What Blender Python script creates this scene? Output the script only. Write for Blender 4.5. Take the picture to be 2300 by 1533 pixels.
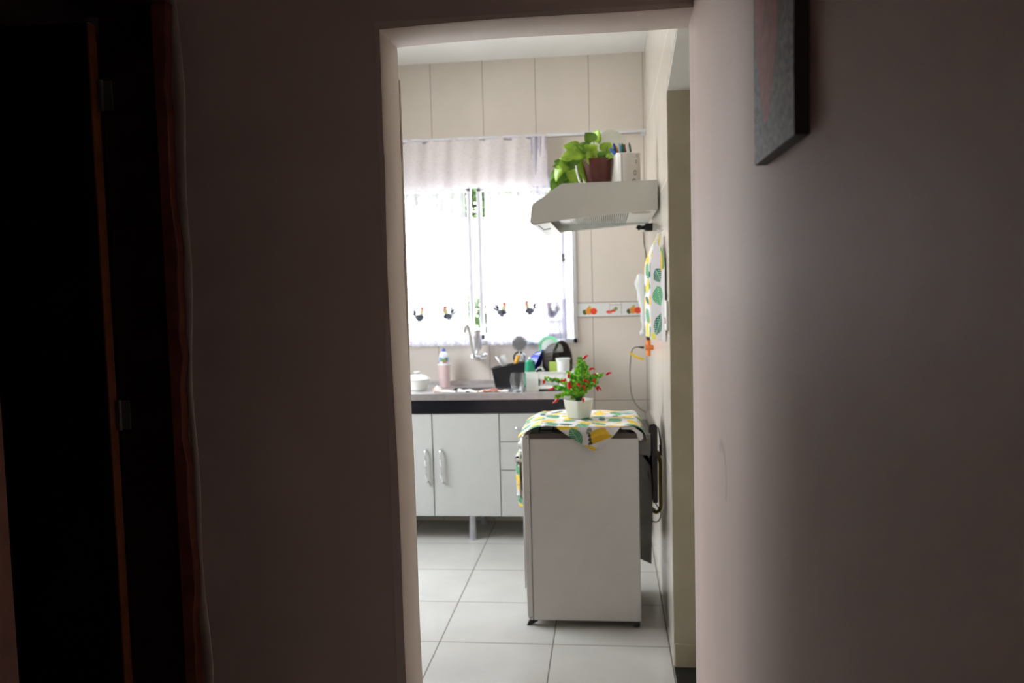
import bpy, bmesh, math, random
from mathutils import Vector as V, Matrix
random.seed(7)
sc = bpy.context.scene
for o in list(bpy.data.objects): bpy.data.objects.remove(o)

# ------------------------------------------------------------------ camera
YAW, PIT, ROL, FPX, CAMH = math.radians(6.517), math.radians(3.830), math.radians(1.457), 1896.75, 1.55
_f = V((-math.sin(YAW)*math.cos(PIT), math.cos(YAW)*math.cos(PIT), -math.sin(PIT)))
_r = V((math.cos(YAW), math.sin(YAW), 0)); _u = _r.cross(_f)
R_ = _r*math.cos(ROL) - _u*math.sin(ROL); U_ = _r*math.sin(ROL) + _u*math.cos(ROL); F_ = _f
cam = bpy.data.cameras.new('camera'); co = bpy.data.objects.new('camera', cam); sc.collection.objects.link(co)
m = Matrix.Identity(4)
for i in range(3): m[i][0] = R_[i]; m[i][1] = U_[i]; m[i][2] = -F_[i]
m[0][3], m[1][3], m[2][3] = 0, 0, CAMH
co.matrix_world = m
cam.sensor_width = 36; cam.lens = 36*FPX/2300; cam.clip_start = .05; cam.clip_end = 200
cam.dof.use_dof = True; cam.dof.focus_distance = 1.9; cam.dof.aperture_fstop = 4.5
sc.camera = co

def at(px, py, ax, val):
    """world point on the real plane axis=val that a measurement in the photograph falls on"""
    d = F_*FPX + R_*(px-1150) - U_*(py-766.5)
    t = (val - (0, 0, CAMH)[ax])/d[ax]
    return V((0, 0, CAMH)) + d*t

# ------------------------------------------------------------------ world, sun, exposure
w = bpy.data.worlds.new('sky'); sc.world = w; w.use_nodes = True
nt = w.node_tree; nt.nodes.clear()
bg = nt.nodes.new('ShaderNodeBackground'); wo = nt.nodes.new('ShaderNodeOutputWorld')
tc = nt.nodes.new('ShaderNodeTexCoord'); sx = nt.nodes.new('ShaderNodeSeparateXYZ'); cr = nt.nodes.new('ShaderNodeValToRGB')
nt.links.new(tc.outputs['Generated'], sx.inputs[0]); nt.links.new(sx.outputs['Z'], cr.inputs[0])
cr.color_ramp.elements[0].color = (1, .985, .96, 1); cr.color_ramp.elements[1].color = (.72, .84, 1, 1)
nt.links.new(cr.outputs[0], bg.inputs[0]); bg.inputs[1].default_value = 6.0
nt.links.new(bg.outputs[0], wo.inputs[0])
sun = bpy.data.lights.new('sun', 'SUN'); so = bpy.data.objects.new('sun', sun); sc.collection.objects.link(so)
sun.energy = 9; sun.color = (1, .95, .86); sun.angle = math.radians(.6)
so.rotation_euler = V((-.35, .5, -.8)).to_track_quat('-Z', 'Y').to_euler()
def portal(name, loc, d, sx_, sy_):
    l = bpy.data.lights.new(name, 'AREA'); l.shape = 'RECTANGLE'; l.size = sx_; l.size_y = sy_
    l.cycles.is_portal = True
    o = bpy.data.objects.new(name, l); sc.collection.objects.link(o); o.location = loc
    o.rotation_euler = V(d).to_track_quat('-Z', 'Z').to_euler(); return o
portal('window_portal', (-.86, 5.62, 1.7), (0, -1, 0), 1.36, 1.1)
portal('side_portal', (-1.87, 4.15, 1.4), (1, 0, 0), 1.15, 2.85)
portal('rear_portal', (.02, -1.76, 2.035), (0, 1, 0), .14, .13)
sc.view_settings.view_transform = 'Standard'; sc.view_settings.look = 'None'
sc.view_settings.exposure = 1.55; sc.view_settings.gamma = 1; sc.view_settings.use_curve_mapping = False

# ------------------------------------------------------------------ materials
def srgb(c): return tuple(((x/255)/12.92 if x/255 <= .04045 else ((x/255+.055)/1.055)**2.4) for x in c)
def mat(name, col, rough=.5, metal=0, noise=.06, scale=14, bump=0, trans=0, ior=1.45, alpha=1, spec=.5, coat=0, attr=None, sss=0):
    M = bpy.data.materials.new(name); M.use_nodes = True; n = M.node_tree; b = n.nodes['Principled BSDF']
    b.inputs['Roughness'].default_value = rough; b.inputs['Metallic'].default_value = metal
    b.inputs['IOR'].default_value = ior; b.inputs['Transmission Weight'].default_value = trans
    b.inputs['Alpha'].default_value = alpha; b.inputs['Specular IOR Level'].default_value = spec
    b.inputs['Coat Weight'].default_value = coat
    t = n.nodes.new('ShaderNodeTexCoord'); nz = n.nodes.new('ShaderNodeTexNoise'); nz.inputs['Scale'].default_value = scale
    nz.inputs['Detail'].default_value = 4
    n.links.new(t.outputs['Object'], nz.inputs['Vector'])
    mr = n.nodes.new('ShaderNodeMapRange'); n.links.new(nz.outputs['Fac'], mr.inputs['Value'])
    mr.inputs['From Min'].default_value = .3; mr.inputs['From Max'].default_value = .7
    mr.inputs['To Min'].default_value = 1-noise; mr.inputs['To Max'].default_value = 1+noise
    vm = n.nodes.new('ShaderNodeVectorMath'); vm.operation = 'SCALE'
    n.links.new(mr.outputs[0], vm.inputs['Scale'])
    if attr:
        a = n.nodes.new('ShaderNodeAttribute'); a.attribute_name = attr; n.links.new(a.outputs['Color'], vm.inputs[0])
    else:
        vm.inputs[0].default_value = col[:3]
    n.links.new(vm.outputs[0], b.inputs['Base Color'])
    if bump:
        bp = n.nodes.new('ShaderNodeBump'); bp.inputs['Strength'].default_value = bump; bp.inputs['Distance'].default_value = .004
        n.links.new(nz.outputs['Fac'], bp.inputs['Height']); n.links.new(bp.outputs[0], b.inputs['Normal'])
    return M

def math_node(n, op, a, b=None):
    x = n.nodes.new('ShaderNodeMath'); x.operation = op
    for i, v in enumerate((a, b)):
        if v is None: continue
        if isinstance(v, (int, float)): x.inputs[i].default_value = v
        else: n.links.new(v, x.inputs[i])
    return x.outputs[0]
def tile_mat(name, col, grout, rough, lines, width=.0022, noise=.04, scale=3, bumpy=.4):
    """lines: list of (axis, 'mod', period, offset) or (axis, 'at', [positions])"""
    M = mat(name, col, rough, noise=noise, scale=scale); n = M.node_tree; b = n.nodes['Principled BSDF']
    t = n.nodes.new('ShaderNodeTexCoord'); s = n.nodes.new('ShaderNodeSeparateXYZ'); n.links.new(t.outputs['Object'], s.inputs[0])
    d = None
    for L in lines:
        c = s.outputs['XYZ'.index(L[0])]
        if L[1] == 'mod':
            ds = [math_node(n, 'PINGPONG', math_node(n, 'SUBTRACT', c, L[3]), L[2]/2)]
            # distance to the nearest multiple of the period
            ds = [ds[0]]
        else:
            ds = [math_node(n, 'ABSOLUTE', math_node(n, 'SUBTRACT', c, p)) for p in L[2]]
        for q in ds: d = q if d is None else math_node(n, 'MINIMUM', d, q)
    mr = n.nodes.new('ShaderNodeMapRange'); n.links.new(d, mr.inputs['Value'])
    mr.inputs['From Min'].default_value = width*.8; mr.inputs['From Max'].default_value = width*1.3
    mx = n.nodes.new('ShaderNodeMix'); mx.data_type = 'RGBA'; n.links.new(mr.outputs[0], mx.inputs[0])
    src = b.inputs['Base Color'].links[0].from_socket
    mx.inputs[6].default_value = (*grout, 1); n.links.new(src, mx.inputs[7]); n.links.new(mx.outputs[2], b.inputs['Base Color'])
    rr = n.nodes.new('ShaderNodeMapRange'); n.links.new(mr.outputs[0], rr.inputs['Value'])
    rr.inputs['To Min'].default_value = .8; rr.inputs['To Max'].default_value = rough; n.links.new(rr.outputs[0], b.inputs['Roughness'])
    bp = n.nodes.new('ShaderNodeBump'); bp.inputs['Strength'].default_value = bumpy; bp.inputs['Distance'].default_value = .002
    n.links.new(mr.outputs[0], bp.inputs['Height']); n.links.new(bp.outputs[0], b.inputs['Normal'])
    return M

M = {}
M['hall'] = mat('hall_plaster', (.68, .555, .515), .72, noise=.05, scale=2.2, bump=.12, spec=.25)
M['jamb'] = mat('painted_plaster', (.76, .655, .60), .6, noise=.04, scale=5, bump=.1)
M['ceil'] = mat('ceiling_paint', (.86, .86, .83), .7, noise=.03, scale=2)
M['olive'] = mat('bare_plaster', (.52, .48, .37), .7, noise=.08, scale=6, bump=.1)
XL = ('X', 'mod', .3375, -.095); ZL = ('Z', 'at', [.26, .793, 1.332, 1.424, 1.95, 2.481])
M['tile_back'] = tile_mat('back_wall_tile', (.66, .60, .53), (.33, .28, .25), .28, [XL, ZL])
M['tile_right'] = tile_mat('right_wall_tile', (.66, .61, .54), (.50, .45, .39), .16, [('Y', 'mod', .3375, 5.44), ZL], width=.0015, noise=.015, bumpy=.05)
M['floor'] = tile_mat('floor_tile', (.48, .46, .415), (.13, .105, .08), .14, [('X', 'mod', .496, .236), ('Y', 'mod', .468, 3.54)], width=.0026, noise=.05, scale=4)
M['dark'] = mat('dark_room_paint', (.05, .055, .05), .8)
M['black_floor'] = mat('black_granite', (.008, .008, .008), .35)
M['wood_shaded'] = mat('varnished_wood_shaded', (.030, .012, .007), .45, noise=.3, scale=20)  # frame wood as it looks in shade, the shade put into the colour
M['wood_lit'] = mat('varnished_wood_lit', (.16, .045, .028), .42, noise=.25, scale=18)  # same frame wood brightened in colour where light reaches the casing
M['wood_edge'] = mat('raw_wood_edge', (.24, .075, .028), .6, noise=.2, scale=22)
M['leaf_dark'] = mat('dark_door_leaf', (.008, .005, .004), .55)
M['alu'] = mat('aluminium', (.80, .82, .86), .35, .6, noise=.03)
M['legmetal'] = mat('satin_grey_metal', (.42, .43, .45), .35, .7, noise=.02)
M['chrome'] = mat('chrome', (.82, .83, .85), .12, 1, noise=.02)
M['steel'] = mat('brushed_steel', (.74, .72, .73), .32, 1, noise=.08, scale=30)
M['white_enamel'] = mat('white_enamel', (.63, .61, .59), .28, noise=.02)
M['white_lam'] = mat('white_laminate', (.46, .46, .43), .35, noise=.02)
M['granite'] = mat('black_polished_granite', (.010, .010, .013), .15)
M['white_plastic'] = mat('white_plastic', (.78, .79, .74), .35, noise=.02)
M['hood_white'] = mat('hood_white_paint', (.62, .62, .58), .4, noise=.01)
M['black'] = mat('black_plastic', (.012, .012, .014), .35)
M['black_glass'] = mat('black_enamel', (.010, .010, .010), .12)
M['brown_trim'] = mat('brown_enamel_trim', (.09, .075, .07), .3)
M['greymetal'] = mat('galvanised_grey', (.16, .155, .145), .5, .3, noise=.15)
M['pot_brown'] = mat('red_brown_plastic', (.13, .035, .028), .38, noise=.1)
M['pot_cream'] = mat('cream_ceramic', (.74, .75, .68), .35, noise=.02)
M['leafgreen'] = mat('pothos_leaf', (.34, .56, .05), .35, noise=.35, scale=18)
M['leafgreen2'] = mat('pothos_leaf_deep', (.15, .32, .035), .35, noise=.3, scale=18)
M['plastic_leaf'] = mat('artificial_leaf', (.42, .80, .08), .4, noise=.3, scale=30)
M['plastic_leaf2'] = mat('artificial_leaf_deep', (.10, .46, .07), .4, noise=.3, scale=30)
M['chili'] = mat('glossy_red', (.62, .012, .010), .18, noise=.1)
M['stemgreen'] = mat('green_stem', (.05, .16, .04), .5)
M['glass'] = mat('clear_glass', (.97, .99, .99), .02, trans=1, ior=1.45, noise=0)
M['hose'] = mat('amber_rubber_hose', (.62, .42, .05), .35, noise=.1)
M['yellow'] = mat('yellow_plastic', (.75, .52, .05), .4)
M['orange'] = mat('orange_plastic', (.80, .22, .05), .4)
M['pink'] = mat('pink_plastic', (.86, .64, .63), .35, noise=.02)
M['blue'] = mat('blue_plastic', (.04, .07, .55), .2)
M['capblue'] = mat('blue_cap', (.05, .12, .55), .35)
M['green_bottle'] = mat('green_bottle_plastic', (.02, .30, .17), .15, noise=.03)
M['greenbag'] = mat('pale_green_plastic', (.25, .75, .40), .3, alpha=.75)
M['clear_plastic'] = mat('clear_plastic', (.88, .92, .90), .3, alpha=.45, noise=.02)
M['cover'] = mat('cloudy_plastic', (.80, .84, .84), .35, alpha=.6, noise=.02)
M['milky'] = mat('milky_plastic', (.82, .84, .84), .3, alpha=.82, noise=.02)
M['wine'] = mat('dark_nonstick', (.055, .045, .038), .42, noise=.1)
M['soil'] = mat('soil', (.03, .02, .012), .9)
M['paint'] = mat('printed_cloth', None, .8, attr='Col', noise=.03)
M['print_gloss'] = mat('printed_tile', None, .25, attr='Col', noise=.03)
M['canvas'] = mat('painted_canvas', None, .55, attr='Col', noise=.22, scale=60, bump=.5)
M['canvas_side'] = mat('canvas_edge_paint', (.06, .045, .045), .6)
M['extwall'] = mat('white_render', (.86, .85, .83), .8, noise=.05, scale=1)
M['ground'] = mat('concrete_ground', (.45, .43, .40), .9)
M['tree'] = mat('tree_leaf', (.038, .070, .020), .6, noise=.5, scale=3)
M['bush'] = mat('bush_leaf', (.030, .055, .014), .6, noise=.5, scale=5)
M['bark'] = mat('bark', (.10, .07, .05), .9)
M['cord_grey'] = mat('grey_cord', (.05, .05, .05), .5)
M['tin'] = mat('decorated_tin', None, .3, attr='Col', noise=.02)

# sheer curtain: lets daylight through, printed border by colour attribute
def sheer(name, dens):
    S = bpy.data.materials.new(name); S.use_nodes = True; n = S.node_tree; n.nodes.clear()
    out = n.nodes.new('ShaderNodeOutputMaterial'); tr = n.nodes.new('ShaderNodeBsdfTransparent')
    df = n.nodes.new('ShaderNodeBsdfDiffuse'); tl = n.nodes.new('ShaderNodeBsdfTranslucent')
    a = n.nodes.new('ShaderNodeAttribute'); a.attribute_name = 'Col'
    m1 = n.nodes.new('ShaderNodeMixShader'); m1.inputs[0].default_value = .30
    m2 = n.nodes.new('ShaderNodeMixShader')
    t = n.nodes.new('ShaderNodeTexCoord'); wv = n.nodes.new('ShaderNodeTexVoronoi'); wv.inputs['Scale'].default_value = 55
    n.links.new(t.outputs['Object'], wv.inputs['Vector'])
    mr = n.nodes.new('ShaderNodeMapRange'); n.links.new(wv.outputs['Distance'], mr.inputs['Value'])
    mr.inputs['From Max'].default_value = .6; mr.inputs['To Min'].default_value = dens-.04; mr.inputs['To Max'].default_value = dens+.04
    # the attribute's alpha thickens the weave where the border is printed
    ad = math_node(n, 'ADD', mr.outputs[0], math_node(n, 'SUBTRACT', 1.0, a.outputs['Alpha'])); cl = math_node(n, 'MINIMUM', ad, 1.0)
    n.links.new(a.outputs['Color'], df.inputs[0]); n.links.new(a.outputs['Color'], tl.inputs[0])
    n.links.new(df.outputs[0], m1.inputs[1]); n.links.new(tl.outputs[0], m1.inputs[2])
    n.links.new(cl, m2.inputs[0]); n.links.new(tr.outputs[0], m2.inputs[1]); n.links.new(m1.outputs[0], m2.inputs[2])
    n.links.new(m2.outputs[0], out.inputs[0]); return S
M['sheer'] = sheer('sheer_curtain', .52); M['valance'] = sheer('valance_cloth', .70)

# ------------------------------------------------------------------ mesh helpers
C = sc.collection
class MB:
    def __init__(s): s.b = bmesh.new(); s.col = s.b.loops.layers.float_color.new('Col'); s.used = False
    def box(s, a, c, rot=None):
        a = V(a); c = V(c); mid = (a+c)/2; d = c-a
        r = bmesh.ops.create_cube(s.b, size=1); T = Matrix.Translation(mid)
        if rot: T = T @ rot
        bmesh.ops.transform(s.b, matrix=T @ Matrix.Diagonal((abs(d.x), abs(d.y), abs(d.z), 1)), verts=r['verts']); return s
    def prism(s, pts, off):
        off = V(off); n = len(pts)
        a = [s.b.verts.new(V(p)) for p in pts]; c = [s.b.verts.new(V(p)+off) for p in pts]
        s.b.faces.new(a); s.b.faces.new(list(reversed(c)))
        for i in range(n): s.b.faces.new((a[i], c[i], c[(i+1) % n], a[(i+1) % n]))
        return s
    def tube(s, pts, rad, seg=12, cap=True, flat=1.0):
        pts = [V(p) for p in pts]; n = len(pts)
        if not hasattr(rad, '__len__'): rad = [rad]*n
        rings = []; prev = None
        for i, p in enumerate(pts):
            t = (pts[min(i+1, n-1)]-pts[max(i-1, 0)]).normalized()
            if prev is None:
                x = t.cross(V((0, 0, 1))) if abs(t.z) < .9 else t.cross(V((0, 1, 0)))
            else: x = prev - t*prev.dot(t)
            x.normalize(); y = t.cross(x); prev = x
            rings.append([s.b.verts.new(p + (x*math.cos(2*math.pi*k/seg) + y*math.sin(2*math.pi*k/seg)*flat)*rad[i]) for k in range(seg)])
        for i in range(n-1):
            for k in range(seg): s.b.faces.new((rings[i][k], rings[i][(k+1) % seg], rings[i+1][(k+1) % seg], rings[i+1][k]))
        if cap:
            s.b.faces.new(list(reversed(rings[0]))); s.b.faces.new(rings[-1])
        return s
    def lathe(s, prof, seg=32, mtx=None, sq=None, flute=0, nfl=0):
        mtx = mtx or Matrix.Identity(4); rings = []
        for r, z in prof:
            ring = []
            for k in range(seg):
                a = 2*math.pi*k/seg; rr = r
                if sq:   # rounded-square section
                    c_, s_ = abs(math.cos(a)), abs(math.sin(a)); rr = r/((c_**sq+s_**sq)**(1/sq))
                if flute: rr = r*(1+flute*math.cos(nfl*a))
                ring.append(s.b.verts.new(mtx @ V((rr*math.cos(a), rr*math.sin(a), z))))
            rings.append(ring)
        for i in range(len(rings)-1):
            for k in range(seg): s.b.faces.new((rings[i][k], rings[i][(k+1) % seg], rings[i+1][(k+1) % seg], rings[i+1][k]))
        if prof[0][0] > 1e-6: s.b.faces.new(list(reversed(rings[0])))
        if prof[-1][0] > 1e-6: s.b.faces.new(rings[-1])
        return s
    def ball(s, c, r, seg=16):
        r = V(r) if hasattr(r, '__len__') else V((r, r, r))
        q = bmesh.ops.create_uvsphere(s.b, u_segments=seg, v_segments=max(6, seg//2), radius=1)
        bmesh.ops.transform(s.b, matrix=Matrix.Translation(V(c)) @ Matrix.Diagonal((*r, 1)), verts=q['verts']); return s
    def grid(s, nu, nv, fn, colfn=None):
        vs = [[s.b.verts.new(V(fn(i/nu, j/nv))) for j in range(nv+1)] for i in range(nu+1)]
        for i in range(nu):
            for j in range(nv):
                f = s.b.faces.new((vs[i][j], vs[i+1][j], vs[i+1][j+1], vs[i][j+1]))
                if colfn:
                    for L, (a, c) in zip(f.loops, ((i, j), (i+1, j), (i+1, j+1), (i, j+1))):
                        q = colfn(a/nu, c/nv); L[s.col] = (*q[:3], q[3] if len(q) > 3 else 1)
        return s
    def leaf(s, p, d, nrm, L, W, heart=True, droop=.25):
        p = V(p); d = V(d).normalized(); n = V(nrm); x = d.cross(n)
        if x.length < 1e-4: x = d.cross(V((.3, .5, .8)))
        x.normalize(); n = x.cross(d).normalized()
        prof = [(0, .0), (-.06, .35) if heart else (.06, .2), (.12, .5), (.35, .5), (.6, .36), (.82, .17), (1, 0)]
        mid = []; lt = []; rt = []
        for t, wd in prof:
            t0 = max(t, 0); c = p + d*(L*t0) - V((0, 0, 1))*(droop*L*t0*t0)
            mid.append(s.b.verts.new(c)); b = p + d*(L*t) - V((0, 0, 1))*(droop*L*t0*t0) + n*(W*wd*.25)
            lt.append(None if wd == 0 else s.b.verts.new(b + x*W*wd)); rt.append(None if wd == 0 else s.b.verts.new(b - x*W*wd))
        for i in range(len(prof)-1):
            for side in (lt, rt):
                f = [v for v in (mid[i], side[i], side[i+1], mid[i+1]) if v is not None]
                if len(f) >= 3: s.b.faces.new(f if side is lt else list(reversed(f)))
        return s
    def build(s, name, mt, parent=None, smooth=False, bevel=0, solid=0, angle=None, sub=0):
        bmesh.ops.recalc_face_normals(s.b, faces=s.b.faces)
        me = bpy.data.meshes.new(name); s.b.to_mesh(me); s.b.free()
        me.materials.append(mt)
        if smooth:
            for p in me.polygons: p.use_smooth = True
        o = bpy.data.objects.new(name, me); C.objects.link(o)
        if smooth and angle: 
            me.polygons.foreach_set('use_smooth', [True]*len(me.polygons))
            try: me.set_sharp_from_angle(angle=math.radians(angle))
            except Exception: pass
        if parent is not None: o.parent = parent
        if solid:
            k = o.modifiers.new('solid', 'SOLIDIFY'); k.thickness = solid
        if bevel:
            k = o.modifiers.new('bevel', 'BEVEL'); k.width = bevel; k.segments = 3; k.limit_method = 'ANGLE'
        if sub:
            k = o.modifiers.new('sub', 'SUBSURF'); k.levels = k.render_levels = sub
        return o
def thing(name, label, cat, loc=(0, 0, 0), group=None, rotz=0):
    o = bpy.data.objects.new(name, None); C.objects.link(o); o.location = loc; o.rotation_euler.z = rotz
    o.empty_display_size = .05; return tag(o, label, cat, group)
def tag(o, label, cat, group=None, kind=None):
    o['label'] = label; o['category'] = cat
    if group: o['group'] = group
    if kind: o['kind'] = kind
    return o
def struct(o, label=None):
    o['kind'] = 'structure'
    if label: o['label'] = label
    return o
def copy_tree(o, parent=None):
    c = o.copy(); C.objects.link(c); c.parent = parent
    for ch in list(o.children): copy_tree(ch, c)
    return c
def curve(pts, n=8):
    """smooth Catmull-Rom through points"""
    P = [V(p) for p in pts]; P = [P[0]*2-P[1]] + P + [P[-1]*2-P[-2]]; out = []
    for i in range(1, len(P)-2):
        for k in range(n):
            t = k/n; a, b, c, d = P[i-1:i+3]
            out.append(.5*((2*b) + (c-a)*t + (2*a-5*b+4*c-d)*t*t + (3*b-a-3*c+d)*t**3))
    out.append(P[-2]); return out

# ------------------------------------------------------------------ setting
CEIL = 2.98; XR = .24; XRB = .257; YB = 5.44; XLK = -1.85; DF = 2.0; DBK = 2.15; DL = -.518; DH = 2.157; HR = .205; HL = -1.05
# floor
f = MB(); f.box((XLK-.15, -1.6, -.1), (XRB+.6, YB+.2, 0)); struct(f.build('floor', M['floor']), 'pale glossy square floor tiles')
# back wall with window hole
WX0, WX1, WZ0, WZ1 = -1.525, -.196, 1.168, 2.222
b = MB(); b.box((XLK-.15, YB, 0), (WX0, YB+.17, CEIL)); b.box((WX1, YB, 0), (XRB+.15, YB+.17, CEIL))
b.box((WX0, YB, 0), (WX1, YB+.17, WZ0)); b.box((WX0, YB, WZ1), (WX1, YB+.17, CEIL))
struct(b.build('wall_back', M['tile_back']))
# right wall of the kitchen, opening in front of it, sloping soffit over the opening
YE = 3.36; b = MB()
b.prism([(XR, YE, 0), (XRB, YB, 0), (.40, YB, 0), (.40, YE, 0)], (0, 0, CEIL))
ZS0 = 2.285; ZS1 = 2.285+(YE-DBK)*.175
b.prism([(XR, YE, ZS0), (XR, YE, CEIL), (XR, DBK, CEIL), (XR, DBK, ZS1)], (.16, 0, 0))
struct(b.build('wall_right', M['tile_right']))
# plain plaster end face of that wall and the underside of the header
b = MB(); b.box((XR+.002, YE-.006, 0), (.40, YE, ZS0)); struct(b.build('wall_end', M['olive']), 'bare olive plaster end face of the kitchen wall')
b = MB(); b.prism([(XR+.002, YE, ZS0), (XR+.002, DBK, ZS1), (XR+.002, DBK, ZS1-.006), (XR+.002, YE-.006, ZS0-.006)], (.158, 0, 0))
struct(b.build('trim_2', M['ceil']), 'pale underside of the header over the side opening')
b = MB(); b.box((XR+.004, YE-.016, 0), (.40, YE-.006, .098)); struct(b.build('baseboard_right', M['olive'], bevel=.002))
b = MB(); b.box((XR, DBK, 0), (.84, YE, .004)); struct(b.build('trim_3', M['black_floor']), 'black stone threshold in the side opening')
# side space behind the opening
b = MB(); b.box((.40, YE, 0), (1.0, YE+.1, CEIL)); b.box((.9, 1.9, 0), (1.0, YE, CEIL)); b.box((.39, 1.9, 0), (1.0, 2.0, CEIL)); b.box((.40, 2.0, 2.7), (.9, YE, 2.8))
struct(b.build('wall_side', M['olive']))
# ceiling of the kitchen
b = MB(); b.box((XLK-.15, DBK, CEIL), (1.0, YB+.17, CEIL+.12)); struct(b.build('ceiling', M['ceil']))
# left wall of the kitchen with an unseen opening to the yard, added for daylight
LY0, LY1 = 3.60, 4.70
LZ0, LZ1 = 0.0, 2.8
b = MB(); b.box((XLK-.15, DBK, 0), (XLK, LY0, CEIL)); b.box((XLK-.15, LY1, 0), (XLK, YB, CEIL)); b.box((XLK-.15, LY0, LZ1), (XLK, LY1, CEIL)); b.box((XLK-.15, LY0, -.1), (XLK, LY1, .0))
struct(b.build('wall_left', M['tile_right']))
# wall with the doorway between hall and kitchen (slightly uneven plaster opening)
b = MB()
b.box((-1.22, DF, 0), (DL-.02, DBK, 3.1)); b.box((XLK-.15, 2.05, 0), (-1.22, DBK, 3.1))
b.box((DL-.02, DF, DH+.02), (.40, DBK, 3.1)); b.box((HR, DF, 0), (.40, 2.10, DH+.02))
struct(b.build('wall_front', M['hall']), 'dark plaster wall around the kitchen doorway')
b = MB()   # reveal lining of the opening, wavy
def wav(z): return .004*math.sin(z*2.6+.4) + .002*math.sin(z*7.1) - (.003 if z > 1.9 else 0)
N = 40
vs = []
for i in range(N+1):
    z = (DH+.02)*i/N; xw = DL + wav(z) + .006*(1-z/DH)
    vs.append([b.b.verts.new(V(p)) for p in ((DL-.02, DF-.0005, z), (xw-.004, DF-.0015, z), (xw, DF+.004, z), (xw+.002, DBK-.004, z), (xw-.002, DBK+.001, z), (DL-.02, DBK+.001, z))])
for i in range(N):
    for k in range(6): b.b.faces.new((vs[i][k], vs[i][(k+1) % 6], vs[i+1][(k+1) % 6], vs[i+1][k]))
b.b.faces.new(list(reversed(vs[0]))); b.b.faces.new(vs[-1])
vs = []
for i in range(21):
    t = i/20; x = DL-.015 + (HR-DL+.03)*t; zz = DH + .004*math.sin(t*5) + .012*t
    vs.append([b.b.verts.new(V(p)) for p in ((x, DF-.0012, DH+.022), (x, DF-.0015, zz+.003), (x, DF+.004, zz), (x, DBK-.02, zz-.004), (x, DBK-.012, zz+.002), (x, DBK-.012, DH+.022))])
for i in range(20):
    for k in range(6): b.b.faces.new((vs[i][k], vs[i+1][k], vs[i+1][(k+1) % 6], vs[i][(k+1) % 6]))
b.b.faces.new(vs[0]); b.b.faces.new(list(reversed(vs[-1])))
struct(b.build('trim_1', M['jamb'], smooth=True, angle=50), 'pale plastered reveal of the kitchen doorway')
b = MB(); b.box((DL-.02, DBK+.001, .58), (DL+.0005, DBK+.014, 2.08)); struct(b.build('trim_4', M['jamb'], bevel=.002), 'thin edge strip on the kitchen side of the doorway')
# hall: right wall, ceiling, rear wall, left wall with door opening
NJ = at(20, 1300, 0, HL).y; FT = 2.24
b = MB(); b.box((HR, -1.6, 0), (.40, DF, 2.9)); 
HM = mat('hall_plaster_scuffed', (.72, .56, .505), .63, noise=.05, scale=2.2, bump=.12, spec=.33); n_ = HM.node_tree; bs = n_.nodes['Principled BSDF']
t_ = n_.nodes.new('ShaderNodeTexCoord'); s_ = n_.nodes.new('ShaderNodeSeparateXYZ'); n_.links.new(t_.outputs['Object'], s_.inputs[0])
sc0 = at(1622, 1065, 0, HR)
ny = math_node(n_, 'DIVIDE', math_node(n_, 'SUBTRACT', s_.outputs['Y'], sc0.y), .055); nz_ = math_node(n_, 'DIVIDE', math_node(n_, 'SUBTRACT', s_.outputs['Z'], sc0.z), .055)
rad = math_node(n_, 'SQRT', math_node(n_, 'ADD', math_node(n_, 'MULTIPLY', ny, ny), math_node(n_, 'MULTIPLY', nz_, nz_)))
ring = math_node(n_, 'ABSOLUTE', math_node(n_, 'SUBTRACT', rad, 1.0)); mk = n_.nodes.new('ShaderNodeMapRange'); n_.links.new(ring, mk.inputs['Value']); mk.inputs['From Max'].default_value = .28; mk.inputs['To Min'].default_value = .28; mk.inputs['To Max'].default_value = 0
half = math_node(n_, 'GREATER_THAN', math_node(n_, 'SUBTRACT', nz_, ny), .1); mask = math_node(n_, 'MULTIPLY', mk.outputs[0], half)
mx_ = n_.nodes.new('ShaderNodeMix'); mx_.data_type = 'RGBA'; n_.links.new(mask, mx_.inputs[0]); src_ = bs.inputs['Base Color'].links[0].from_socket
n_.links.new(src_, mx_.inputs[6]); mx_.inputs[7].default_value = (.18, .19, .22, 1); n_.links.new(mx_.outputs[2], bs.inputs['Base Color'])
struct(b.build('wall_right_hall', HM))
b = MB(); b.box((HL-.17, -1.6, 0), (HL, NJ-.06, 2.9)); b.box((HL-.17, NJ-.06, FT+.04), (HL, DF, 2.9))
struct(b.build('wall_left_hall', M['hall']))
b = MB(); b.box((-3.2, -1.6, 2.8), (.40, DBK, 2.9)); struct(b.build('ceiling_hall', M['hall']))
b = MB(); RW = (-.04, .08, 1.98, 2.09)   # unseen high opening behind the viewer, added to lift the hall light
b.box((-3.2, -1.75, 0), (RW[0], -1.6, 2.9)); b.box((RW[1], -1.75, 0), (.40, -1.6, 2.9)); b.box((RW[0], -1.75, 0), (RW[1], -1.6, RW[2])); b.box((RW[0], -1.75, RW[3]), (RW[1], -1.6, 2.9)); struct(b.build('wall_rear', M['hall']))
# dark room behind the left door
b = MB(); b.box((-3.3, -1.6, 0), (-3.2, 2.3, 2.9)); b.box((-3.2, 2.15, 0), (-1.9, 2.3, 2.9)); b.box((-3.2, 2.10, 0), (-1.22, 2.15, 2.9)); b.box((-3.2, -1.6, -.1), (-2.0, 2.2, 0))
struct(b.build('wall_side_room', M['dark']))
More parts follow.
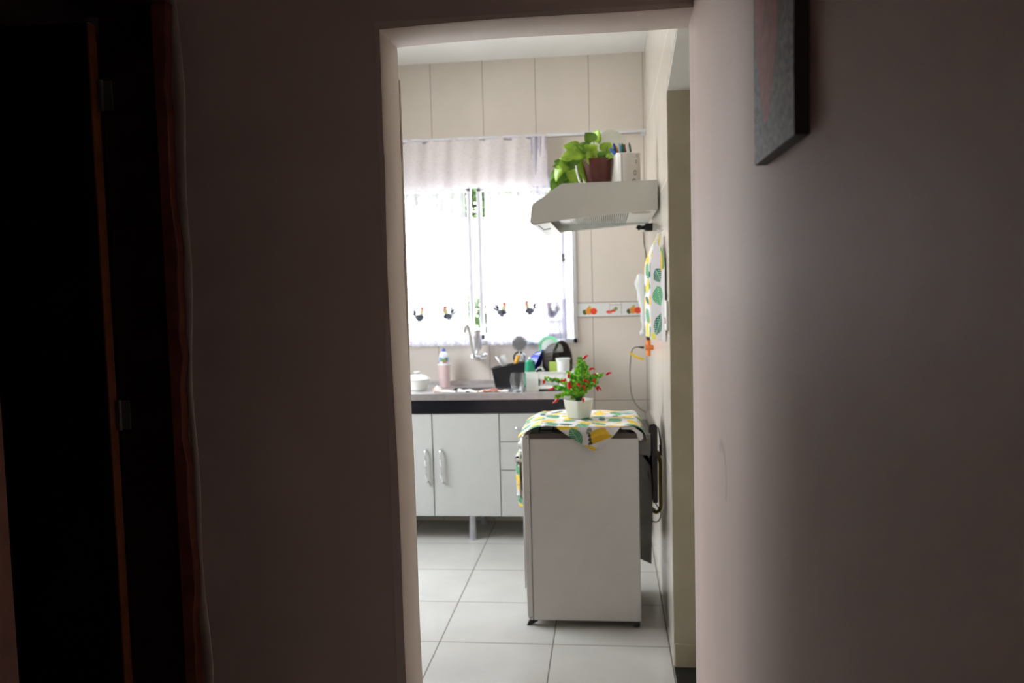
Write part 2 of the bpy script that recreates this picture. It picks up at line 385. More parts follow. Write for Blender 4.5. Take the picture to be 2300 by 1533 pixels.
# door_1: frame, leaf, hinges
d1 = struct(thing('door_1', 'dark open wooden door in reddish brown frame at left', 'door', (HL-.17, DF, 0)))
def loc(bm): bmesh.ops.translate(bm.b, verts=bm.b.verts, vec=-V((HL-.17, DF, 0))); return bm
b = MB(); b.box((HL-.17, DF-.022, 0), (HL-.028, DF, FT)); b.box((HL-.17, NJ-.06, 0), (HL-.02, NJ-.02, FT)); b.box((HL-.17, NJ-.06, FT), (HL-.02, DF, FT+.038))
loc(b).build('jamb_lining', M['wood_shaded'], d1, bevel=.003)
b = MB()
n = 34
def rag(z): return .004*math.sin(z*9)+.003*math.sin(z*23+1)+.003*math.sin(z*51)
vs = []
for i in range(n+1):
    z = (FT+.01)*i/n; xw = HL+.003+rag(z)
    vs.append([b.b.verts.new(V(p)) for p in ((HL-.028, DF-.034, z), (xw, DF-.030, z), (xw+.002, DF-.002, z), (HL-.028, DF-.002, z))])
for i in range(n):
    for k in range(4): b.b.faces.new((vs[i][k], vs[i][(k+1) % 4], vs[i+1][(k+1) % 4], vs[i+1][k]))
b.b.faces.new(list(reversed(vs[0]))); b.b.faces.new(vs[-1])
b.box((HL-.02, NJ-.06, 0), (HL+.008, NJ, FT+.01)); b.box((HL-.028, NJ-.06, FT+.005), (HL+.008, DF-.002, FT+.05))
loc(b).build('casing', M['wood_lit'], d1, bevel=.003)
LX = HL-.178
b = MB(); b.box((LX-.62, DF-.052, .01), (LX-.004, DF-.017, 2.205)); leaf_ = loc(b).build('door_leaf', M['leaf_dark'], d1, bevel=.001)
b = MB(); b.box((LX-.004, DF-.052, .01), (LX, DF-.020, 2.205)); loc(b).build('door_edge', M['wood_edge'], leaf_)
for z in (2.035, 1.25, .3):
    b = MB(); b.box((LX, DF-.030, z-.036), (LX+.012, DF-.024, z+.036)); b.box((LX+.01, DF-.026, z-.036), (LX+.036, DF-.0225, z+.036)); b.tube([(LX+.012, DF-.030, z-.038), (LX+.012, DF-.030, z+.038)], .005)
    loc(b).build('hinge', M['greymetal'], d1)
# ragged lighter plaster along the casing
b = MB(); vs = []
for i in range(61):
    z = 2.6*i/60; xa = HL+.002; xb_ = HL + .020+.006*math.sin(z*4)+.004*math.sin(z*13)
    vs.append([b.b.verts.new(V(p)) for p in ((xa, DF-.003, z), (xb_, DF-.0015, z), (xb_+.003, DF, z), (xa, DF, z))])
for i in range(60):
    for k in range(4): b.b.faces.new((vs[i][k], vs[i][(k+1) % 4], vs[i+1][(k+1) % 4], vs[i+1][k]))
b.b.faces.new(list(reversed(vs[0]))); b.b.faces.new(vs[-1])
struct(b.build('trim_5', mat('rough_plaster_bead', (.58, .49, .44), .8), smooth=True), 'ragged pale plaster edge beside the dark door frame')

# window_1
w1 = struct(thing('window_1', 'white aluminium sliding window over the sink', 'window', ((WX0+WX1)/2, YB, WZ0)))
def wl(bm): bmesh.ops.translate(bm.b, verts=bm.b.verts, vec=-V(((WX0+WX1)/2, YB, WZ0))); return bm
b = MB()
for a_, c_ in (((WX0, YB-.012, WZ0), (WX0+.03, YB+.09, WZ1)), ((WX1-.026, YB-.012, WZ0), (WX1, YB+.09, WZ1)), ((WX0, YB-.012, WZ0), (WX1, YB+.09, WZ0+.03)), ((WX0, YB-.012, WZ1-.03), (WX1, YB+.09, WZ1))): b.box(a_, c_)
wl(b).build('window_frame', M['alu'], w1, bevel=.002)
def sash(x0, x1, y):
    b = MB(); z0, z1 = WZ0+.03, WZ1-.03
    for a_, c_ in (((x0, y, z0), (x0+.028, y+.022, z1)), ((x1-.028, y, z0), (x1, y+.022, z1)), ((x0, y, z0), (x1, y+.022, z0+.03)), ((x0, y, z1-.03), (x1, y+.022, z1))): b.box(a_, c_)
    s = wl(b).build('sash', M['alu'], w1, bevel=.002)
    b = MB(); b.box((x0+.026, y+.009, z0+.028), (x1-.026, y+.013, z1-.028)); wl(b).build('pane', M['glass'], s); return s
sash(-1.47, -.868, YB+.01); s2 = sash(-.835, -.265, YB+.045)
b = MB(); b.box((-.285, YB-.004, 1.69), (-.268, YB+.012, 1.74)); b.tube([(-.276, YB-.01, 1.715), (-.262, YB-.012, 1.70)], .005); wl(b).build('latch', M['greymetal'], w1)

# tile border with fruit
def fruit_col(u, v):
    x = -.196 + u*(XRB+.196); z = v*.092; c = (.70, .70, .68)
    if v < .04 or v > .96: return (.38, .33, .29)
    for x0, kind in ((-.115, 0), (.03, 1), (.165, 0)):
        if kind == 0:
            for dx, dz, r, col in ((-.03, .032, .016, (.08, .12, .04)), (-.004, .038, .022, (.70, .28, .05)), (.026, .036, .021, (.75, .07, .03)), (.0, .062, .01, (.55, .40, .05))):
                if math.hypot(x-x0-dx, z-dz) < r: c = col
        else:
            for dx, dz, a, b2, col in ((-.02, .03, .02, .010, (.75, .08, .03)), (.008, .038, .016, .009, (.65, .1, .04)), (.022, .05, .012, .012, (.22, .35, .12))):
                if (((x-x0-dx)/a)**2+((z-dz)/b2)**2) < 1: c = col
            if (abs(abs(x-x0-.02)-.038) < .002 and z > .014) or (abs(z-.074) < .002 and -.02 < x-x0 < .058) : c = (.42, .36, .32)
    return c
b = MB(); b.grid(220, 44, lambda u, v: (-.196+u*(XRB+.196), YB-.003, 1.332+v*.092), fruit_col)
struct(b.build('trim_6', M['print_gloss'], solid=.0025), 'tile border printed with small fruit')

# ------------------------------------------------------------------ outside
b = MB(); b.box((-25, -15, -.25), (25, 40, -.12)); struct(b.build('ground', M['ground']))
b = MB(); b.box((-6, 8.6, -.12), (5, 8.8, at(1065, 490, 1, 8.6).z)); struct(b.build('wall_garden', M['extwall']))
b = MB(); b.box((-3.75, -2, -.12), (-3.6, 8.6, 2.1)); struct(b.build('wall_sky_block', mat('grey_render', (.42, .41, .39), .85)))  # unseen wall, added to hold back sky light at the side opening
def foliage(n, c, r, size, name, mt, parent, seed):
    rnd = random.Random(seed); b = MB()
    for i in range(n):
        d = V((rnd.gauss(0, 1), rnd.gauss(0, 1), rnd.gauss(0, 1))).normalized()*(rnd.random()**.4)
        p = V((d.x*r[0], d.y*r[1], d.z*r[2])) + V(c)
        b.leaf(p, V((rnd.uniform(-1, 1), rnd.uniform(-1, 1), rnd.uniform(-.8, .6))), V((rnd.uniform(-1, 1), rnd.uniform(-1, 1), 1)), size*rnd.uniform(.6, 1.2), size*.5*rnd.uniform(.6, 1.2), False)
    return b.build(name, mt, parent)
for i, (x, y, r, lab) in enumerate(((-2.0, 11.0, 1.5, 'leafy green tree beyond the garden wall, seen in the gap between the curtains'), (-5.2, 12.2, 1.7, 'leafy green tree behind the garden wall, seen left through the sheer curtain'))):
    t = thing('tree', lab, 'tree', (x, y, -.12), 'trees behind the garden wall')
    b = MB(); b.tube(curve([(0, 0, 0), (.05, 0, .9), (-.04, .05, 1.8), (.02, 0, 2.6)]), [.11-.05*k/24 for k in range(25)]); b.build('trunk', M['bark'], t, smooth=True)
    foliage(5200, (0, 0, 2.65), (r, 1.0, 1.15), .16, 'foliage', M['tree'], t, 11+i)
t = thing('bush', 'bright green bush against the garden wall below the curtain gap', 'bush', (-1.25, 7.9, -.12))
b = MB()
for k in range(7): b.tube([(0, 0, 0), (.1*math.cos(k), .1*math.sin(k), .6), (.22*math.cos(k), .16*math.sin(k), 1.15)], [.012, .009, .004])
b.build('stem', M['bark'], t); foliage(2200, (0, 0, 1.0), (.42, .3, .66), .09, 'foliage', M['bush'], t, 5)

# ------------------------------------------------------------------ curtains
def smooth(a, b_, x):
    if a > b_: return 1-smooth(b_, a, x)
    t = max(0, min(1, (x-a)/(b_-a))); return t*t*(3-2*t)
def rooster(x, z, flip):
    """returns a colour or None; motif about 9 cm high, origin at its middle"""
    if flip: x = -x
    e = lambda cx, cz, a, b2, r=0: (((x-cx)*math.cos(r)+(z-cz)*math.sin(r))/a)**2 + ((-(x-cx)*math.sin(r)+(z-cz)*math.cos(r))/b2)**2 < 1
    if e(.018, .037, .012, .008) or e(.026, .022, .004, .008): return (.40, .05, .05)
    if e(-.034, .012, .006, .026, .5) or e(-.042, .000, .005, .022, .8) or e(-.026, .020, .005, .022, .2): return (.02, .022, .03)
    if e(.0, -.022, .030, .020): return (.012, .015, .025) if (int((x+1)*260)+int((z+1)*260)) % 4 else (.2, .2, .22)
    if e(.016, .010, .012, .026, -.2): return (.34, .30, .18)
    if e(.0, -.046, .024, .003): return (.12, .12, .14)
    return None
def curtain_col(x, z, wid, seed, roosters):
    c = (.88, .86, .92)
    for rx, rz, fl in roosters:
        q = rooster(x-rx, z-rz, fl)
        if q: return (*q, .45)
    if 1.30 < z < 1.435:
        if abs(z-1.31) < .006 or abs(z-1.428) < .004: return (.74, .72, .80, .7)
        return (.86, .84, .90, .93)
    if z < 1.30:
        k = math.sin(x*150)*math.sin(z*150)
        if k > .55: return (.95, .94, .98, .75)
        return (.86, .84, .92, .9)
    return (*c, 1)
def panel(name, label, xa, xb, folds, zt, zb, roosters, squeeze=None, mt='sheer', y0=YB-.042, amp=.012, scal=0, phase=0, gather=False):
    def fn(u, v):
        z = zt + (zb-zt)*v; x = xa + (xb-xa)*u
        if squeeze: x = squeeze(u, v)
        y = y0 + amp*math.sin(u*folds*6.283+phase+.5*math.sin(v*3)) + .4*amp*math.sin(u*folds*15+2*v)
        if scal and v > .5: z += scal*abs(math.sin(u*folds*3.14159*2))*(v-.5)*2
        return (x, y, z)
    def cf(u, v):
        p = fn(u, v); return curtain_col(p[0], p[2], xb-xa, 1, roosters)
    b = MB(); b.grid(240, 300, fn, cf)
    o = b.build(name, M[mt], smooth=True); return tag(o, label, 'curtain', 'sheer curtain panels at the window')
ro = at(1450, 296, 1, 5.37); RZ = 2.482
b = MB(); b.tube([(-1.80, 5.37, RZ+.004), (.255, 5.37, RZ)], .010, 16)
rod = tag(b.build('curtain_rod', M['alu'], smooth=True, angle=40), 'slim pale curtain rod across the tiled wall above the window', 'curtain rod')
for px_, zf in ((-1.62, 0), (.243, 0)):
    b = MB(); b.tube([(px_, 5.37, RZ+.002), (px_, YB, RZ+.002)], .006); b.lathe([(.018, 0), (.018, .006)], 20, Matrix.Translation((px_, YB-.0005, RZ+.002)) @ Matrix.Rotation(math.pi/2, 4, 'X')); b.build('bracket', M['alu'], rod)
xg0 = at(1049, 600, 1, YB-.042).x; xg1 = at(1088, 600, 1, YB-.042).x
xr = at(1228, 300, 1, 5.37).x
rl = [at(942, 705, 1, YB-.042), at(1006, 703, 1, YB-.042)]; rr = [at(1127, 694, 1, YB-.042), at(1190, 690, 1, YB-.042), at(1240, 696, 1, YB-.042)]
panel('sheer_curtain', 'left sheer curtain panel printed with two roosters', -1.60, xg0, 9, 2.33, 1.165, [(rl[0].x, rl[0].z, False), (rl[1].x, rl[1].z, True)], scal=.0)
def sqz(u, v):
    xl = xg1 + .006 + .004*math.sin(v*5) - .05*max(0, .12-v)
    xr_ = -.36 + .085*smooth(.2, .9, v)
    return xl + (xr_-xl)*u
panel('sheer_curtain', 'right sheer curtain panel with rooster border, bunched towards the hood', xg1, -.30, 7, 2.33, 1.165, [(rr[0].x, rr[0].z, False), (rr[1].x, rr[1].z, True), (rr[2].x, rr[2].z, True)], squeeze=sqz, phase=1)
# valance: pocket over the rod, falls to just above the sash
def vfn(u, v):
    x = -1.62 + (xr+1.62)*u; z = RZ+.010 + (2.165-RZ-.010)*v
    z -= (.022*abs(math.sin((x+.08)*3.14159/.145)) if v < .05 else 0)
    y = 5.355 + .007*math.sin(x*38)+.003*math.sin(x*71+v*2)
    if v < .06: y = 5.356
    return (x, y, z)
b = MB(); b.grid(300, 90, vfn, lambda u, v: (.93, .88, .90, 1))
tag(b.build('curtain_valance', M['valance'], smooth=True), 'pinkish white gathered valance hanging from the rod above the window', 'curtain')
# narrow tail of gathered lace at the valance's right end
def tfn(u, v):
    xt = xr-.10+.10*u; xb2 = -.46 + .14*u + .08*smooth(.3, 1, v)
    x = xt + (xb2-xt)*smooth(0, .6, v); z = RZ-.01 + (1.21-RZ)*v
    return (x, YB-.068+.007*math.sin(u*19+v*2)-.028*max(0, 1-v*5), z)
b = MB(); b.grid(80, 260, tfn, lambda u, v: (*((.62, .61, .72) if tfn(u, v)[2] > 1.45 else (.34, .33, .42)), .85 if tfn(u, v)[2] > 1.45 else (.62 if (int(u*26)+int(v*150)) % 3 else .9)))
tag(b.build('lace_side_panel', M['sheer'], smooth=True), 'narrow gathered lace panel at the right end of the curtains', 'curtain')

# ------------------------------------------------------------------ sink cabinet and counter
YC = 4.98; CX0 = -1.45; CX1 = -.20; CT = .907
cab = thing('sink_cabinet', 'white base cabinet on metal legs under the sink', 'cabinet', (-.9, YC, 0))
def cl(bm): bmesh.ops.translate(bm.b, verts=bm.b.verts, vec=-V((-.9, YC, 0))); return bm
b = MB(); b.box((CX0, YC+.018, .155), (CX1, YB-.02, .175)); b.box((CX0, YC+.018, .175), (CX0+.016, YB-.02, .785)); b.box((CX1-.016, YC+.018, .175), (CX1, YB-.02, .785))
b.box((CX0, YB-.03, .175), (CX1, YB-.02, .785)); b.box((-.667, YC+.018, .175), (-.653, YB-.03, .785)); b.box((CX0, YC+.018, .765), (CX1, YC+.05, .785))
cl(b).build('body', M['white_lam'], cab)
def handle(x, zt, zb, parent, y=YC):
    b = MB(); h = zt-zb
    pts = [(x, y, zt-.008), (x, y-.022, zt-.012), (x+.0015, y-.026, zt-.03), (x, y-.026, zt-.06), (x-.001, y-.022, (zt+zb)/2+.01), (x+.001, y-.022, (zt+zb)/2-.012), (x+.002, y-.026, zb+.05), (x+.004, y-.026, zb+.025), (x+.005, y-.022, zb+.010), (x+.005, y, zb+.006)]
    cp = curve(pts, 5); b.tube(cp, [  .0060+.0030*math.sin(i/len(cp)*12.6)**2 for i in range(len(cp))], 10)
    cl(b).build('handle', M['chrome'], parent, smooth=True)
for x0, x1, hx in ((CX0+.002, -1.072, -1.112), (-1.066, -.662, -1.019)):
    b = MB(); b.box((x0, YC, .157), (x1, YC+.017, .784)); d = cl(b).build('door', M['white_lam'], cab, bevel=.0015); handle(hx, .572, .364, d)
for z0, z1 in ((.157, .437), (.442, .609), (.614, .784)):
    b = MB(); b.box((-.656, YC, z0), (CX1-.001, YC+.017, z1)); d = cl(b).build('drawer', M['white_lam'], cab, bevel=.0015)
    zc = (z0+z1)/2; b = MB(); b.tube(curve([(-.555, YC, zc), (-.555, YC-.022, zc), (-.50, YC-.024, zc), (-.40, YC-.024, zc), (-.35, YC-.022, zc), (-.35, YC, zc)], 5), .005, 10); cl(b).build('handle', M['chrome'], d, smooth=True)
for lx, ly in ((-.845, 5.035), (-.833, 5.37), (-1.39, 5.03), (-1.39, 5.37), (-.26, 5.03), (-.26, 5.37)):
    b = MB(); b.lathe([(.029, 0), (.029, .004), (.0225, .0055), (.0225, .155)], 28, Matrix.Translation((lx, ly, 0))); cl(b).build('leg', M['legmetal'], cab, smooth=True, angle=30)

sk = thing('sink_counter', 'stainless steel sink counter with black stone front', 'counter', (-.9, YC, .79))
def kl(bm): bmesh.ops.translate(bm.b, verts=bm.b.verts, vec=-V((-.9, YC, .79))); return bm
BX0, BX1, BY0, BY1 = -.97, -.70, 5.07, 5.28
b = MB(); y0, y1 = YC-.012, YB-.002
b.box((CX0, y0, .868), (BX0, y1, CT)); b.box((BX1, y0, .868), (CX1, y1, CT)); b.box((BX0, y0, .868), (BX1, BY0, CT)); b.box((BX0, BY1, .868), (BX1, y1, CT))
b.box((CX0, YB-.022, CT), (CX1, YB-.002, CT+.028)); b.box((CX0, y0, CT), (CX1, y0+.008, CT+.003))
kl(b).build('steel_top', M['steel'], sk, bevel=.003)
b = MB(); t_ = .0015
b.prism([(BX0, BY0, .76), (BX1, BY0, .76), (BX1, BY1, .76), (BX0, BY1, .76)], (0, 0, t_))
b.box((BX0-t_, BY0, .76), (BX0, BY1, .9)); b.box((BX1, BY0, .76), (BX1+t_, BY1, .9)); b.box((BX0, BY0-t_, .76), (BX1, BY0, .9)); b.box((BX0, BY1, .76), (BX1, BY1+t_, .9))
kl(b).build('basin', M['steel'], sk)
b = MB(); b.box((CX0, YC-.006, .786), (CX1, YC+.014, .8675)); kl(b).build('front_apron', M['granite'], sk, bevel=.002)

# wall tap with filter
fa = thing('wall_faucet', 'chrome wall tap with tall spout and filter cylinder over the sink', 'faucet', (-.86, YB, 1.09))
def fl(bm): bmesh.ops.translate(bm.b, verts=bm.b.verts, vec=-V((-.86, YB, 1.09))); return bm
p0 = at(1066, 800, 1, 5.36)
b = MB(); b.tube([(p0.x, YB-.002, p0.z), (p0.x, 5.33, p0.z)], [.024, .017]); b.ball((p0.x, 5.33, p0.z), (.026, .022, .018)); b.tube([(p0.x-.02, 5.33, p0.z+.005), (p0.x+.02, 5.33, p0.z-.01)], .016)
fl(b).build('valve_body', M['chrome'], fa, smooth=True, angle=50)
sp = [at(*q, 1, 5.31) for q in ((1064, 795), (1060, 770), (1056, 748), (1051, 733), (1047, 731), (1045, 738), (1044, 746))]
b = MB(); cp = curve(sp, 6); b.tube(cp, [.0150-.004*i/len(cp) for i in range(len(cp))], 14); b.tube([sp[-2], sp[-1]], [.014, .014]); fl(b).build('spout', M['chrome'], fa, smooth=True, angle=50)
fc = at(1073, 765, 1, 5.36)
b = MB(); b.lathe([(.008, -.066), (.020, -.058), (.0265, -.045), (.0265, .055), (.030, .058), (.030, .072), (.020, .078), (.006, .082), (.005, .10), (0, .10)], 28, Matrix.Translation(fc)); b.tube([(fc.x, 5.36, fc.z-.06), (p0.x+.004, 5.35, p0.z)], .008); fl(b).build('filter_cylinder', M['steel'], fa, smooth=True, angle=40)
hc = at(1085, 799, 1, 5.34)
b = MB(); b.tube([(p0.x, 5.35, p0.z), (hc.x-.01, 5.34, hc.z)], .009); b.tube([(hc.x-.014, 5.34, hc.z-.004), (hc.x+.022, 5.338, hc.z)], [.019, .016]); b.ball((hc.x+.014, 5.335, hc.z+.010), (.018, .014, .008)); fl(b).build('handle', M['chrome'], fa, smooth=True, angle=50)

# ------------------------------------------------------------------ things on the counter
def on_counter(px, py): q = at(px, py, 2, CT); return V((q.x, q.y, CT))
q = on_counter(938, 869); q.y = 5.2; q.x = at(937, 850, 1, 5.2).x
t = thing('casserole_dish', 'small white lidded casserole at the left end of the counter', 'casserole', q)
b = MB(); b.lathe([(0, 0), (.056, 0), (.063, .004), (.077, .055), (.079, .064), (.075, .064), (.070, .058), (.056, .008), (0, .008)], 36); b.build('bowl', M['pot_cream'], t, smooth=True, angle=40)
b = MB(); b.lathe([(.082, .064), (.084, .068), (.058, .085), (.028, .095), (.014, .099), (.014, .104), (.022, .110), (.020, .114), (0, .115)], 36); b.build('lid', M['white_plastic'], t, smooth=True, angle=40)
q = on_counter(999, 868)
t = thing('tall_cup', 'tall pale pink plastic cup beside the casserole', 'cup', q)
t2 = tag(MB().lathe([(0, 0), (.033, 0), (.035, .004), (.045, .140), (.047, .146), (.044, .146), (.042, .138), (.032, .006), (0, .006)], 32).build('cup_body', M['pink'], t, smooth=True, angle=40), '', '') if False else None
b = MB(); b.lathe([(0, 0), (.031, 0), (.033, .004), (.040, .140), (.0435, .146), (.0405, .146), (.038, .138), (.030, .006), (0, .006)], 32); b.build('cup_body', M['pink'], t, smooth=True, angle=40)
b = MB(); b.lathe([(.0428, .138), (.0445, .143), (.0445, .147), (.041, .147)], 32); b.build('rim', M['white_plastic'], t, smooth=True)
t = thing('dish_soap_bottle', 'clear bottle with blue cap standing inside the pink cup', 'bottle', q + V((0, 0, .007)))
b = MB(); b.lathe([(0, 0), (.027, 0), (.029, .01), (.0335, .148), (.0335, .185), (.029, .203), (.014, .218), (.009, .222), (.009, .228), (0, .228)], 28); b.build('bottle_body', M['milky'], t, smooth=True, angle=40)
def lab_col(u, v): 
    if .35 < u % .5*2 < .75 and v < .85 and v > .3: return (.20, .38, .12)
    if v < .3: return (.72, .12, .14) if u % .25 < .12 else (.75, .78, .85)
    return (.16, .30, .66) if u % .2 < .12 else (.70, .78, .88)
b = MB(); b.grid(64, 16, lambda u, v: (.0342*math.cos(u*6.2832), .0342*math.sin(u*6.2832), .149+.034*v), lab_col); b.build('label', M['paint'], t, smooth=True)
b = MB(); b.lathe([(.011, .222), (.011, .234), (.005, .238), (.005, .243), (0, .244)], 20); b.build('cap', M['capblue'], t, smooth=True, angle=40)

# folded cloth along the front edge of the sink
def cloth_c(u, v):
    n_ = math.sin(u*37)*math.sin(v*9+u*11)
    if .28 < u < .50 and n_ > .35: return (.05, .05, .06)
    if .58 < u < .92 and n_ > -.3: return (.36, .13, .08)
    if u < .04: return (.75, .5, .42)
    return (.78, .72, .66)
xa = at(974, 880, 1, 5.0).x; xb = at(1142, 880, 1, 5.0).x
def cfn(u, v):
    x = xa + (xb-xa)*u; y = 4.985 + .075*v
    z = CT+.007+(.010+.006*math.sin(u*17+1)+.004*math.sin(u*41)+.018*math.exp(-((u-.05)/.06)**2))*math.sin(min(1, v*1.15)*math.pi)**.6
    return (x, y + .008*math.sin(u*9), z)
b = MB(); b.grid(150, 22, cfn, cloth_c); o = b.build('dish_cloth', M['paint'], smooth=True, solid=.003)
tag(o, 'crumpled cream and brown cloth lying along the front of the sink', 'cloth')

# black utensil bin
q = on_counter(1140, 868); q.y = 5.30; q.x = at(1140, 868, 1, 5.30).x
t = thing('utensil_bin', 'black plastic utensil bin between the sink and the white rack', 'utensil holder', q)
b = MB()
lo = [(-.072, -.045, 0), (.085, -.045, 0), (.085, .045, 0), (-.072, .045, 0)]; hi = [(-.092, -.055, .118), (.135, -.055, .160), (.135, .055, .160), (-.092, .055, .118)]
li = [(-.068, -.041, .004), (.081, -.041, .004), (.081, .041, .004), (-.068, .041, .004)]; hj = [(-.088, -.051, .118), (.131, -.051, .160), (.131, .051, .160), (-.088, .051, .118)]
A = [[b.b.verts.new(V(p)) for p in L] for L in (lo, hi, hj, li)]
for r_ in range(3):
    for k in range(4): b.b.faces.new((A[r_][k], A[r_][(k+1) % 4], A[r_+1][(k+1) % 4], A[r_+1][k]))
b.b.faces.new(list(reversed(A[0]))); b.b.faces.new(A[3])
for k in range(4):
    p, r2 = V(hi[k]), V(hi[(k+1) % 4]); b.tube([p, r2], .005, 8)
b.build('bin_body', M['black'], t, bevel=.002)
BQ = q.copy()
def utensil(name, label, cat, parts): 
    t = thing(name, label, cat, parts[0][2][0])
    base = V(parts[0][2][0])
    for pn, mt, pts, rad, kw in parts:
        if pn == 'disc':
            c, nrm, r_ = pts; b = MB(); mx = Matrix.Translation(V(c)-base) @ V(nrm).to_track_quat('Z', 'Y').to_matrix().to_4x4()
            b.lathe([(0, -.006), (r_*.6, -.004), (r_, .004), (r_+.001, .006), (r_*.6, -.001), (0, -.003)], 32, mx)
            b.build(kw, M[mt], t, smooth=True)
        else:
            b = MB(); b.tube([V(p)-base for p in pts], rad, 10, flat=kw); b.build(pn, M[mt], t, smooth=True)
    return t
zb = CT+.006
s0 = V((BQ.x+.045, BQ.y, zb)); sc_ = at(1167, 771, 1, 5.30)
t = thing('skimmer', 'round perforated steel skimmer standing in the black bin', 'skimmer', s0)
b = MB(); b.tube([(0, 0, 0), (sc_-s0)*.5, sc_-s0-V((0, 0, .045))], [.004, .0035, .003], 8); b.build('shaft', M['steel'], t, smooth=True)
b = MB(); R0 = .046
for i in range(-9, 10):
    for j in range(-9, 10):
        x, z = i*.005, j*.005
        if math.hypot(x, z) < R0-.003 and (i+j) % 2 == 0: b.box((x-.0034, -.0008, z-.0034), (x+.0034, .0008, z+.0034), Matrix.Rotation(.785, 4, 'Y'))
b.tube([(R0*math.cos(a/24*6.2832), 0, R0*math.sin(a/24*6.2832)) for a in range(25)], .0022, 8)
bmesh.ops.translate(b.b, verts=b.b.verts, vec=sc_-s0); b.build('perforated_disc', M['greymetal'], t)
a1 = at(1113, 799, 1, 5.31); a0 = V((BQ.x-.02, 5.31, zb)); a2 = at(1134, 829, 1, 5.30)
t = thing('serving_spoon', 'shiny steel serving spoon leaning left in the black bin', 'spoon', a0)
b = MB(); b.tube([(0, 0, 0), a2-a0], .004, 8); b.build('shaft', M['chrome'], t, smooth=True)
dr = (a1-a2); b = MB(); b.tube([a2-a0, a2-a0+dr*.3, a2-a0+dr*.7, a2-a0+dr], [.006, .019, .021, .006], 16, flat=.25); b.build('spoon_bowl', M['chrome'], t, smooth=True)
a1 = at(1130, 797, 1, 5.33); a0 = V((BQ.x+.01, 5.33, zb))
t = thing('spatula', 'pale plastic spatula behind the steel spoon in the bin', 'spatula', a0)
b = MB(); b.tube([(0, 0, 0), (a1-a0)*.62], .004, 8); b.build('shaft', M['white_plastic'], t)
b = MB(); b.tube([(a1-a0)*.6, (a1-a0)*.7, (a1-a0)], [.008, .017, .019], 14, flat=.2); b.build('blade', M['clear_plastic'], t, smooth=True)
a1 = at(1165, 797, 1, 5.29); a0 = V((BQ.x+.055, 5.28, zb)); a2 = at(1155, 824, 1, 5.28)
t = thing('knife', 'knife with orange yellow handle in the black bin', 'knife', a0)
b = MB(); b.tube([(0, 0, 0), a2-a0], [.009, .012], 8, flat=.2); b.build('blade', M['steel'], t)
b = MB(); b.tube([a2-a0, (a2+a1)/2-a0, a1-a0], [.011, .013, .011], 12, flat=.6); ob = b.build('handle', mat('amber_handle', (.80, .40, .03), .4), t, smooth=True)
a1 = at(1166, 803, 1, 5.335); a0 = V((BQ.x+.08, 5.335, zb))
t = thing('pan_scraper', 'black hooped kitchen utensil behind the orange handled knife', 'utensil', a0)
b = MB(); c_ = a1-a0; b.tube([c_+V((.034*math.cos(k/20*6.2832), 0, .036*math.sin(k/20*6.2832))) for k in range(21)], .006, 8); b.build('hoop', M['black'], t, smooth=True)
b = MB(); b.tube([(0, 0, 0), c_-V((0, 0, .036))], .005, 8); b.build('shaft', M['black'], t)
a1 = at(1176, 797, 1, 5.31); a0 = V((BQ.x+.07, 5.31, zb))
t = thing('whisk', 'thin steel whisk loops beside the black hoop', 'whisk', a0)
b = MB(); c_ = a1-a0
for k in range(4):
    dx = V((math.cos(k*.785), math.sin(k*.785), 0)); b.tube(curve([c_-V((0, 0, .06)), c_-V((0, 0, .01))+dx*.016, c_+V((0, 0, .012)), c_-V((0, 0, .01))-dx*.016, c_-V((0, 0, .06))], 6), .0012, 6)
b.build('wire_loops', M['chrome'], t, smooth=True); b = MB(); b.tube([(0, 0, 0), c_-V((0, 0, .055))], .005, 8); b.build('handle', M['steel'], t)

# glass
q = on_counter(1163, 880)
b = MB(); b.lathe([(0, 0), (.028, 0), (.031, .004), (.042, .045), (.046, .072), (.042, .100), (.039, .116), (.0378, .116), (.0405, .100), (.0443, .072), (.0403, .046), (.028, .012), (0, .010)], 36)
o = b.build('drinking_glass', M['glass'], smooth=True, angle=50); o.location = q
tag(o, 'empty clear tumbler between the black bin and the white rack', 'glass')

# white dish rack
r0 = on_counter(1182, 878); RX0, RX1 = r0.x, -.215; RY0 = r0.y+.005; RY1 = RY0+.30; RH = .112
rk = thing('dish_rack', 'white plastic dish rack with slotted front on the steel counter', 'dish rack', ((RX0+RX1)/2, (RY0+RY1)/2, CT))
def rl_(bm): bmesh.ops.translate(bm.b, verts=bm.b.verts, vec=-V(((RX0+RX1)/2, (RY0+RY1)/2, CT))); return bm
b = MB(); z0 = CT+.012; zt = CT+RH
xs = [RX0+.085+i*.0085 for i in range(14)]
b.box((RX0, RY0, CT+.0), (RX0+.075, RY0+.006, zt)); b.box((RX0+.075, RY0+.004, z0+.058), (RX1, RY0+.010, zt)); b.box((RX0+.075, RY0+.004, z0), (RX1, RY0+.010, z0+.020)); b.box((xs[-1]+.004, RY0+.004, z0+.02), (RX1, RY0+.010, z0+.058))
for x in xs[:-1]: b.box((x, RY0+.004, z0+.019), (x+.0045, RY0+.010, z0+.059))
b.box((RX0, RY1-.006, z0), (RX1, RY1, zt)); b.box((RX0, RY0, CT), (RX0+.005, RY1, zt)); b.box((RX1-.005, RY0, z0), (RX1, RY1, zt)); b.box((RX0, RY0, z0), (RX1, RY1, z0+.004))
b.box((RX0-.006, RY0-.004, zt-.004), (RX1+.006, RY0+.012, zt+.003)); b.box((RX0-.006, RY1-.012, zt-.004), (RX1+.006, RY1+.004, zt+.003)); b.box((RX0-.006, RY0, zt-.004), (RX0+.01, RY1, zt+.003)); b.box((RX1-.01, RY0, zt-.004), (RX1+.006, RY1, zt+.003))
